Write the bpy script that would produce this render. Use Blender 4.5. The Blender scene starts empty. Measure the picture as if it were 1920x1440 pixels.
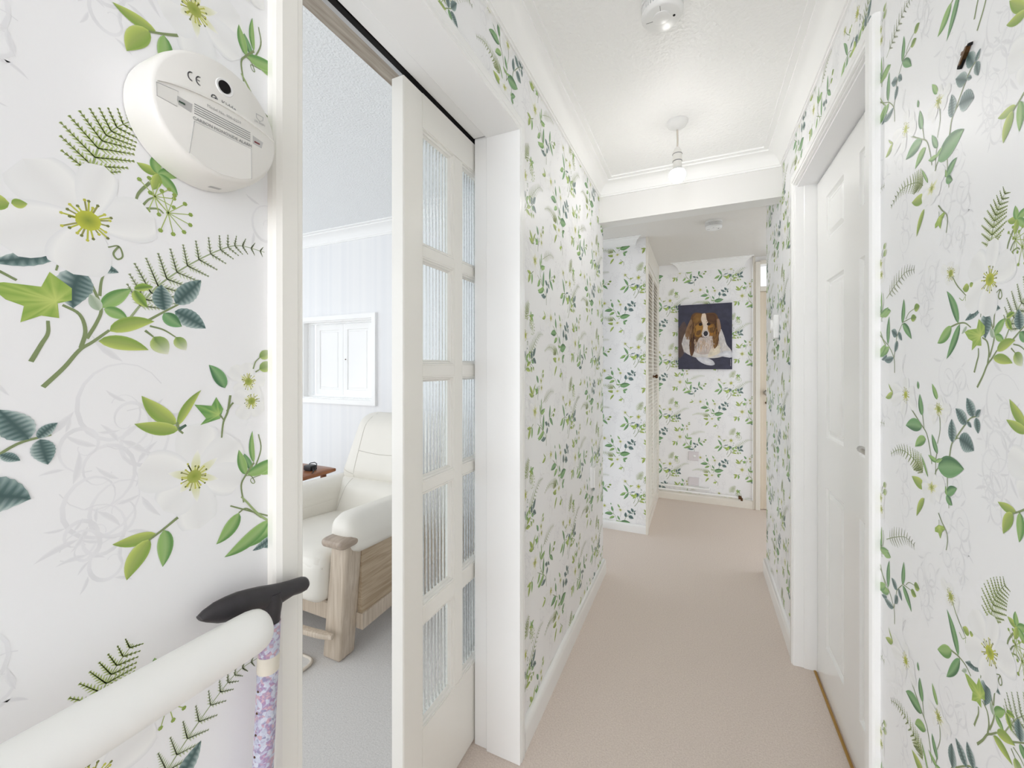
import bpy, bmesh, math, random
import numpy as np
from mathutils import Vector, Matrix
from mathutils.bvhtree import BVHTree
from mathutils.geometry import tessellate_polygon
random.seed(7)
S = bpy.context.scene
COL = S.collection
PI = math.pi

# ------------------------------------------------------------------ camera, light, exposure
cd = bpy.data.cameras.new('camera')
cd.sensor_width = 36.0
cd.lens = 765.0 / 1920.0 * 36.0
cd.shift_y = -32.0 / 1920.0
cd.clip_start = 0.02
cam = bpy.data.objects.new('camera', cd)
COL.objects.link(cam)
cam.location = (0, 0, 1.24)
cam.rotation_euler = (PI / 2, 0, math.atan(349.0 / 765.0))
S.camera = cam

S.view_settings.view_transform = 'Standard'
S.view_settings.look = 'None'
S.view_settings.gamma = 1.0
S.view_settings.use_curve_mapping = False
S.view_settings.exposure = 0.63
S.cycles.use_denoising = True
S.cycles.max_bounces = 12
S.cycles.diffuse_bounces = 8
S.cycles.transmission_bounces = 10
S.cycles.glossy_bounces = 4
S.cycles.sample_clamp_indirect = 6.0

W = bpy.data.worlds.new('overcast_sky')
S.world = W
W.use_nodes = True
W.node_tree.nodes['Background'].inputs[0].default_value = (0.90, 0.95, 1.0, 1)
W.node_tree.nodes['Background'].inputs[1].default_value = 1.0


def area(name, loc, rot, sx, sy, power, col=(1, 1, 1)):
    l = bpy.data.lights.new(name, 'AREA')
    l.shape = 'RECTANGLE'
    l.size, l.size_y = sx, sy
    l.energy = power
    l.color = col
    o = bpy.data.objects.new(name, l)
    COL.objects.link(o)
    o.location = loc
    o.rotation_euler = rot
    return o


# living room window daylight; hall rear, passage and front hall are added, unseen fills
area('fill_hall_rear', (-0.07, -3.2, 1.45), (PI / 2 - 0.2, 0, 0), 0.86, 1.6, 24.0, (0.94, 0.965, 1.0))  # added fill from behind the camera, no real source known there
area('daylight_living_window', (-4.05, -0.4, 1.45), (PI / 2 - 0.5, 0, -PI / 2), 2.2, 1.7, 9.3, (0.97, 0.985, 1.0))
area('daylight_living_front_window', (-2.6, -1.4, 1.3), (PI / 2, 0, 0), 2.4, 1.8, 9.32, (0.97, 0.985, 1.0))
area('fill_passage', (-1.85, 2.81, 1.2), (PI / 2, 0, -PI / 2), 0.6, 1.8, 0.32, (1.0, 0.99, 0.97))  # added fill to lift the far area, no window known here
area('fill_front_hall', (1.25, 3.5, 1.2), (PI / 2, 0, PI / 2), 1.0, 1.8, 0.32, (1.0, 0.99, 0.97))  # added side fill, separate from the real fanlight

# ------------------------------------------------------------------ helpers
def lin(c):
    c = c / 255.0
    return c / 12.92 if c <= 0.04045 else ((c + 0.055) / 1.055) ** 2.4


def L3(c):
    return (lin(c[0]), lin(c[1]), lin(c[2]))


def mat(name, col, rough=0.5, spec=0.5, metal=0.0, bump=None, var=None, coat=0.0, emit=0.0, attr=False, sheen=0.0):
    m = bpy.data.materials.new(name)
    m.use_nodes = True
    nt = m.node_tree
    b = nt.nodes['Principled BSDF']
    b.inputs['Base Color'].default_value = L3(col) + (1,)
    b.inputs['Roughness'].default_value = rough
    b.inputs['Specular IOR Level'].default_value = spec
    b.inputs['Metallic'].default_value = metal
    b.inputs['Coat Weight'].default_value = coat
    b.inputs['Sheen Weight'].default_value = sheen
    if emit:
        b.inputs['Emission Color'].default_value = (1, 0.975, 0.95, 1)
        b.inputs['Emission Strength'].default_value = emit
    tc = nt.nodes.new('ShaderNodeTexCoord')
    src = None
    if attr:
        a = nt.nodes.new('ShaderNodeAttribute')
        a.attribute_name = 'Col'
        src = a.outputs['Color']
    if var:
        n = nt.nodes.new('ShaderNodeTexNoise')
        n.inputs['Scale'].default_value = var[0]
        n.inputs['Detail'].default_value = 5
        nt.links.new(tc.outputs['Object'], n.inputs['Vector'])
        mr = nt.nodes.new('ShaderNodeMapRange')
        mr.inputs[1].default_value = 0.3
        mr.inputs[2].default_value = 0.7
        mr.inputs[3].default_value = 1 - var[1]
        mr.inputs[4].default_value = 1 + var[1]
        nt.links.new(n.outputs['Fac'], mr.inputs[0])
        vm = nt.nodes.new('ShaderNodeVectorMath')
        vm.operation = 'SCALE'
        if src is None:
            vm.inputs[0].default_value = L3(col)
        else:
            nt.links.new(src, vm.inputs[0])
        nt.links.new(mr.outputs[0], vm.inputs['Scale'])
        src = vm.outputs[0]
    if src is not None:
        nt.links.new(src, b.inputs['Base Color'])
    if bump:
        n = nt.nodes.new('ShaderNodeTexNoise')
        n.inputs['Scale'].default_value = bump[0]
        n.inputs['Detail'].default_value = 3
        nt.links.new(tc.outputs['Object'], n.inputs['Vector'])
        bp = nt.nodes.new('ShaderNodeBump')
        bp.inputs['Strength'].default_value = bump[1]
        bp.inputs['Distance'].default_value = bump[2]
        nt.links.new(n.outputs['Fac'], bp.inputs['Height'])
        nt.links.new(bp.outputs['Normal'], b.inputs['Normal'])
    return m


def mix_mat(name, c0, c1, tex, rough=0.5, scale=(1, 1, 1), lo=0.3, hi=0.7, bump=0.0, spec=0.5, **kw):
    """two colours mixed by a texture node (noise, wave or voronoi) in object space"""
    m = mat(name, c0, rough, spec)
    nt = m.node_tree
    b = nt.nodes['Principled BSDF']
    tc = nt.nodes.new('ShaderNodeTexCoord')
    mp = nt.nodes.new('ShaderNodeMapping')
    mp.inputs['Scale'].default_value = scale
    nt.links.new(tc.outputs['Object'], mp.inputs['Vector'])
    t = nt.nodes.new(tex)
    for k, v in kw.items():
        if k in t.inputs:
            t.inputs[k].default_value = v
        else:
            setattr(t, k, v)
    nt.links.new(mp.outputs[0], t.inputs['Vector'])
    fac = t.outputs['Fac'] if 'Fac' in t.outputs else t.outputs['Distance']
    mr = nt.nodes.new('ShaderNodeMapRange')
    mr.inputs[1].default_value = lo
    mr.inputs[2].default_value = hi
    nt.links.new(fac, mr.inputs[0])
    mx = nt.nodes.new('ShaderNodeMix')
    mx.data_type = 'RGBA'
    mx.inputs[6].default_value = L3(c0) + (1,)
    mx.inputs[7].default_value = L3(c1) + (1,)
    nt.links.new(mr.outputs[0], mx.inputs[0])
    nt.links.new(mx.outputs[2], b.inputs['Base Color'])
    if bump:
        bp = nt.nodes.new('ShaderNodeBump')
        bp.inputs['Strength'].default_value = bump
        bp.inputs['Distance'].default_value = 0.004
        nt.links.new(fac, bp.inputs['Height'])
        nt.links.new(bp.outputs['Normal'], b.inputs['Normal'])
    return m


M = {}
M['paper'] = mat('floral_wallpaper', (240, 240, 241), 0.42, 0.5, bump=(900, 0.05, 0.0005), attr=True)
M['gloss'] = mat('white_gloss_paint', (246, 246, 245), 0.16, 0.5)
M['cream'] = mat('cream_gloss_paint', (244, 242, 236), 0.16, 0.5)
M['white'] = mat('white_matt_paint', (243, 243, 242), 0.6, 0.3)
M['cove'] = mat('white_cove_paint', (248, 248, 247), 0.45, 0.4)
M['plaster'] = mat('stippled_ceiling_paint', (248, 248, 247), 0.42, 0.4, bump=(75, 0.8, 0.006))
M['plaster_fine'] = mat('far_ceiling_shaded_paint', (224, 221, 216), 0.4, 0.4, bump=(60, 0.35, 0.005))  # greyed in colour to stand for the dimmer light beyond the lintel
M['stipple'] = mat('living_room_stipple_paint', (240, 242, 243), 0.4, 0.45, bump=(110, 0.8, 0.006))
M['stripe'] = mix_mat('striped_living_wallpaper', (232, 233, 235), (240, 240, 240), 'ShaderNodeTexNoise', 0.5, (14, 14, 0.02), 0.35, 0.65, Scale=1.0, Detail=4.0)
M['carpet'] = mix_mat('beige_carpet', (212, 197, 186), (240, 228, 218), 'ShaderNodeTexNoise', 0.95, (1, 1, 1), 0.3, 0.7, 0.6, 0.1, Scale=190.0, Detail=6.0, Roughness=0.75)
M['carpet2'] = mix_mat('pale_grey_beige_carpet', (196, 193, 190), (228, 225, 222), 'ShaderNodeTexNoise', 0.95, (1, 1, 1), 0.3, 0.7, 0.6, 0.1, Scale=190.0, Detail=6.0, Roughness=0.75)
M['plastic'] = mat('white_plastic', (238, 238, 237), 0.32, 0.5)
M['plastic_cream'] = mat('ivory_plastic', (234, 232, 227), 0.38, 0.5)
M['rail'] = mat('white_rail_plastic', (243, 243, 240), 0.38, 0.5)
M['black'] = mat('black_plastic', (24, 24, 27), 0.38, 0.5)
M['handle'] = mat('charcoal_rubber_plastic', (52, 49, 52), 0.42, 0.5, var=(60, 0.12))
M['dark'] = mat('dark_parts_and_shade', (22, 20, 20), 0.7, 0.2)  # near-black parts, and the shade painted into the track gap
M['grey_print'] = mat('grey_print', (150, 150, 150), 0.6, 0.2)
M['pale_print'] = mat('pale_print', (190, 189, 187), 0.6, 0.2)
M['red'] = mat('red_indicator', (120, 40, 45), 0.3, 0.5)
M['green'] = mat('green_indicator', (50, 75, 60), 0.3, 0.5)
M['alu'] = mat('aluminium', (200, 202, 205), 0.35, 0.5, metal=0.9)
M['chrome'] = mat('brushed_chrome', (190, 186, 180), 0.22, 0.5, metal=1.0)
M['brass'] = mat('aged_brass', (176, 140, 80), 0.35, 0.5, metal=1.0)
M['bronze'] = mat('bronze', (92, 66, 40), 0.4, 0.5, metal=0.8)
M['raw'] = mix_mat('unpainted_lintel_board', (150, 139, 126), (188, 180, 168), 'ShaderNodeTexNoise', 0.8, (30, 2, 6), 0.3, 0.7, 0.2, 0.2, Scale=4.0, Detail=6.0)
M['leather'] = mat('cream_leather', (228, 224, 215), 0.38, 0.5, bump=(140, 0.12, 0.002), var=(6, 0.02))
M['seam'] = mat('leather_seam', (205, 201, 192), 0.55, 0.3)
M['oak'] = mix_mat('pale_limed_oak', (178, 162, 143), (206, 193, 177), 'ShaderNodeTexNoise', 0.42, (40, 40, 2.0), 0.3, 0.7, 0.08, 0.4, Scale=3.0, Detail=6.0, Distortion=0.6)
M['oak_panel'] = mix_mat('limed_oak_panel', (160, 140, 114), (194, 176, 152), 'ShaderNodeTexNoise', 0.42, (10, 1.6, 26), 0.3, 0.7, 0.05, 0.4, Scale=3.0, Detail=6.0, Distortion=0.8)
M['oak_cap'] = mix_mat('greyed_oak_cap', (142, 126, 112), (178, 162, 146), 'ShaderNodeTexNoise', 0.3, (20, 3, 20), 0.3, 0.7, 0.05, 0.5, Scale=3.0, Detail=5.0)
M['teak'] = mix_mat('teak', (120, 72, 44), (168, 108, 66), 'ShaderNodeTexNoise', 0.35, (30, 2, 30), 0.3, 0.7, 0.05, 0.5, Scale=2.0, Detail=5.0)
M['lintel'] = mat('toned_down_lintel_paint', (232, 231, 229), 0.6, 0.3)  # white paint darkened to hold down the bulb's light on it
M['switch'] = mat('lavender_grey_plastic', (224, 218, 221), 0.4, 0.5)
M['rug'] = mix_mat('oatmeal_mat', (205, 202, 198), (224, 221, 216), 'ShaderNodeTexNoise', 0.95, (1, 1, 1), 0.3, 0.7, 0.4, 0.1, Scale=380.0, Detail=3.0)
M['rug_edge'] = mat('mat_binding', (214, 205, 192), 0.85, 0.2)
M['canvas'] = mat('painted_canvas', (70, 68, 84), 0.55, 0.35, attr=True, var=(26, 0.16), bump=(500, 0.15, 0.001))
M['doorwood'] = mat('cream_front_door_paint', (222, 210, 192), 0.3, 0.5)
M['frame_cream'] = mat('ivory_frame_paint', (236, 231, 221), 0.28, 0.5)
M['bulb'] = mat('lit_bulb_glass', (255, 250, 244), 0.3, 0.5, emit=56.0)
M['cord'] = mat('flex_cord', (214, 205, 194), 0.6, 0.3)
M['cane_band'] = mat('cream_collar', (225, 219, 205), 0.3, 0.5)


def glass_mat(name, rough, tint):
    m = bpy.data.materials.new(name)
    m.use_nodes = True
    nt = m.node_tree
    b = nt.nodes['Principled BSDF']
    b.inputs['Base Color'].default_value = tint + (1,)
    b.inputs['Roughness'].default_value = rough
    b.inputs['Transmission Weight'].default_value = 1.0
    b.inputs['IOR'].default_value = 1.45
    return m


M['reeded'] = glass_mat('reeded_glass', 0.02, (0.93, 0.97, 0.98))
M['clear'] = glass_mat('clear_glass', 0.0, (0.97, 0.98, 1.0))


def cane_mat():
    m = mat('floral_cane_print', (200, 190, 205), 0.3, 0.5)
    nt = m.node_tree
    b = nt.nodes['Principled BSDF']
    tc = nt.nodes.new('ShaderNodeTexCoord')
    v = nt.nodes.new('ShaderNodeTexVoronoi')
    v.inputs['Scale'].default_value = 230
    n = nt.nodes.new('ShaderNodeTexNoise')
    n.inputs['Scale'].default_value = 110
    n.inputs['Detail'].default_value = 6
    nt.links.new(tc.outputs['Object'], v.inputs['Vector'])
    nt.links.new(tc.outputs['Object'], n.inputs['Vector'])
    r = nt.nodes.new('ShaderNodeValToRGB')
    cs = [(0.0, (98, 92, 140)), (0.30, (138, 138, 174)), (0.40, (208, 212, 224)), (0.55, (186, 192, 210)), (0.64, (158, 130, 172)), (0.72, (206, 172, 182)), (0.85, (146, 142, 176))]
    e = r.color_ramp.elements
    while len(e) < len(cs):
        e.new(0.5)
    for el, (p, c) in zip(e, cs):
        el.position = p
        el.color = L3(c) + (1,)
    mx = nt.nodes.new('ShaderNodeMath')
    mx.operation = 'MULTIPLY_ADD'
    sep = nt.nodes.new('ShaderNodeSeparateColor')
    nt.links.new(v.outputs['Color'], sep.inputs[0])
    nt.links.new(sep.outputs[0], mx.inputs[0])
    mx.inputs[1].default_value = 0.55
    nt.links.new(n.outputs['Fac'], mx.inputs[2])
    m2 = nt.nodes.new('ShaderNodeMath')
    m2.operation = 'MULTIPLY'
    m2.inputs[1].default_value = 0.75
    nt.links.new(mx.outputs[0], m2.inputs[0])
    nt.links.new(m2.outputs[0], r.inputs[0])
    nt.links.new(r.outputs[0], b.inputs['Base Color'])
    return m


M['cane'] = cane_mat()


class MB:
    def __init__(s):
        s.v, s.f = [], []

    def add(s, vs, fs):
        o = len(s.v)
        s.v += [tuple(p) for p in vs]
        s.f += [tuple(i + o for i in f) for f in fs]
        return s

    def box(s, x0, x1, y0, y1, z0, z1):
        vs = [(x0, y0, z0), (x1, y0, z0), (x1, y1, z0), (x0, y1, z0), (x0, y0, z1), (x1, y0, z1), (x1, y1, z1), (x0, y1, z1)]
        return s.hexa(vs)

    def hexa(s, vs):
        return s.add(vs, [(3, 2, 1, 0), (4, 5, 6, 7), (0, 1, 5, 4), (1, 2, 6, 5), (2, 3, 7, 6), (3, 0, 4, 7)])

    def loft(s, rings, closed=True, caps=True):
        n = len(rings[0])
        vs = [p for r in rings for p in r]
        fs = []
        for i in range(len(rings) - 1):
            for j in range(n if closed else n - 1):
                k = (j + 1) % n
                fs.append((i * n + j, i * n + k, (i + 1) * n + k, (i + 1) * n + j))
        if caps and closed:
            fs.append(tuple(range(n - 1, -1, -1)))
            fs.append(tuple(range((len(rings) - 1) * n, len(rings) * n)))
        return s.add(vs, fs)

    def tube(s, pts, r, n=10, caps=True):
        pts = [Vector(p) for p in pts]
        rs = r if isinstance(r, (list, tuple)) else [r] * len(pts)
        rings = []
        up = None
        for i, p in enumerate(pts):
            t = (pts[min(i + 1, len(pts) - 1)] - pts[max(i - 1, 0)]).normalized()
            if up is None:
                up = Vector((0, 0, 1)) if abs(t.z) < 0.9 else Vector((1, 0, 0))
            a = t.cross(up).normalized()
            up = a.cross(t).normalized()
            rings.append([p + (a * math.cos(2 * PI * k / n) + up * math.sin(2 * PI * k / n)) * rs[i] for k in range(n)])
        return s.loft(rings, True, caps)

    def lathe(s, prof, c, axis='z', n=24, caps=True):
        rings = []
        for r, h in prof:
            ring = []
            for k in range(n):
                a = 2 * PI * k / n
                u, v = r * math.cos(a), r * math.sin(a)
                if axis == 'z':
                    ring.append((c[0] + u, c[1] + v, c[2] + h))
                elif axis == 'x':
                    ring.append((c[0] + h, c[1] + u, c[2] + v))
                else:
                    ring.append((c[0] + u, c[1] + h, c[2] + v))
            rings.append(ring)
        return s.loft(rings, True, caps)

    def rbox(s, c, d, r, n=8, fn=None):
        """rounded cushion box: centre c, size d, corner radius r; fn reshapes each point given in -1..1 box coordinates"""
        c = Vector(c)
        h = Vector(d) / 2
        r = min(r, h.x, h.y, h.z)
        inner = Vector((h.x - r, h.y - r, h.z - r))
        keys, vs, fs = {}, [], []

        def vert(a, b, k, ax, sg):
            p = [0, 0, 0]
            p[ax] = sg
            p[(ax + 1) % 3] = a
            p[(ax + 2) % 3] = b
            q = Vector((p[0] * h.x, p[1] * h.y, p[2] * h.z))
            kk = (round(q.x, 6), round(q.y, 6), round(q.z, 6))
            if kk in keys:
                return keys[kk]
            ins = Vector([max(-inner[i], min(inner[i], q[i])) for i in range(3)])
            dv = q - ins
            o = ins + (dv.normalized() * r if dv.length > 1e-9 else dv)
            if fn:
                o = Vector(fn(o, Vector((o.x / h.x, o.y / h.y, o.z / h.z))))
            vs.append(c + o)
            keys[kk] = len(vs) - 1
            return keys[kk]

        grid = [math.sin((i / n - 0.5) * PI) if False else (2 * i / n - 1) for i in range(n + 1)]
        for ax in range(3):
            for sg in (-1, 1):
                for i in range(n):
                    for j in range(n):
                        q = [vert(grid[i], grid[j], 0, ax, sg), vert(grid[i + 1], grid[j], 0, ax, sg), vert(grid[i + 1], grid[j + 1], 0, ax, sg), vert(grid[i], grid[j + 1], 0, ax, sg)]
                        fs.append(tuple(q if sg > 0 else q[::-1]))
        return s.add(vs, fs)


def origin_of(o):
    v = Vector((0, 0, 0))
    while o is not None:
        v += o.location
        o = o.parent
    return v


def build(name, mb, m, parent=None, smooth=0.0, bevel=0.0, seg=1):
    off = origin_of(parent)
    me = bpy.data.meshes.new(name)
    me.from_pydata([tuple(Vector(p) - off) for p in mb.v], [], mb.f)
    if bevel:
        bm = bmesh.new()
        bm.from_mesh(me)
        bmesh.ops.recalc_face_normals(bm, faces=bm.faces)
        bmesh.ops.bevel(bm, geom=[e for e in bm.edges if len(e.link_faces) == 2 and e.calc_face_angle(0) > 0.5], offset=bevel, segments=seg, affect='EDGES', profile=0.5)
        bm.to_mesh(me)
        bm.free()
    else:
        bm = bmesh.new()
        bm.from_mesh(me)
        bmesh.ops.recalc_face_normals(bm, faces=bm.faces)
        bm.to_mesh(me)
        bm.free()
    if smooth:
        me.polygons.foreach_set('use_smooth', [True] * len(me.polygons))
        me.set_sharp_from_angle(angle=math.radians(smooth))
    me.materials.append(M[m] if isinstance(m, str) else m)
    o = bpy.data.objects.new(name, me)
    COL.objects.link(o)
    if parent is not None:
        o.parent = parent
    return o


def tag(o, label, cat, group=None, kind=None):
    if label:
        o['label'] = label
    if cat:
        o['category'] = cat
    if group:
        o['group'] = group
    if kind:
        o['kind'] = kind
    return o


def struct(name, mb, m, label, cat, **kw):
    return tag(build(name, mb, m, **kw), label, cat, kind='structure')


def empty(name, loc, label, cat, group=None, kind=None):
    o = bpy.data.objects.new(name, None)
    COL.objects.link(o)
    o.location = loc
    o.empty_display_size = 0.05
    return tag(o, label, cat, group, kind)


def B(*a):
    return MB().box(*a)


def text(name, body, size, mtx, m, parent, extrude=0.0003):
    cu = bpy.data.curves.new(name, 'FONT')
    cu.body = body
    cu.size = size
    cu.extrude = extrude
    cu.resolution_u = 3
    cu.align_x = 'CENTER'
    cu.align_y = 'CENTER'
    t = bpy.data.objects.new(name + '_curve', cu)
    COL.objects.link(t)
    dg = bpy.context.evaluated_depsgraph_get()
    me = bpy.data.meshes.new_from_object(t.evaluated_get(dg))
    bpy.data.objects.remove(t)
    bpy.data.curves.remove(cu)
    me.transform(Matrix.Translation(-origin_of(parent)) @ mtx)
    me.materials.clear()
    me.materials.append(M[m])
    o = bpy.data.objects.new(name, me)
    COL.objects.link(o)
    o.parent = parent
    return o

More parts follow.
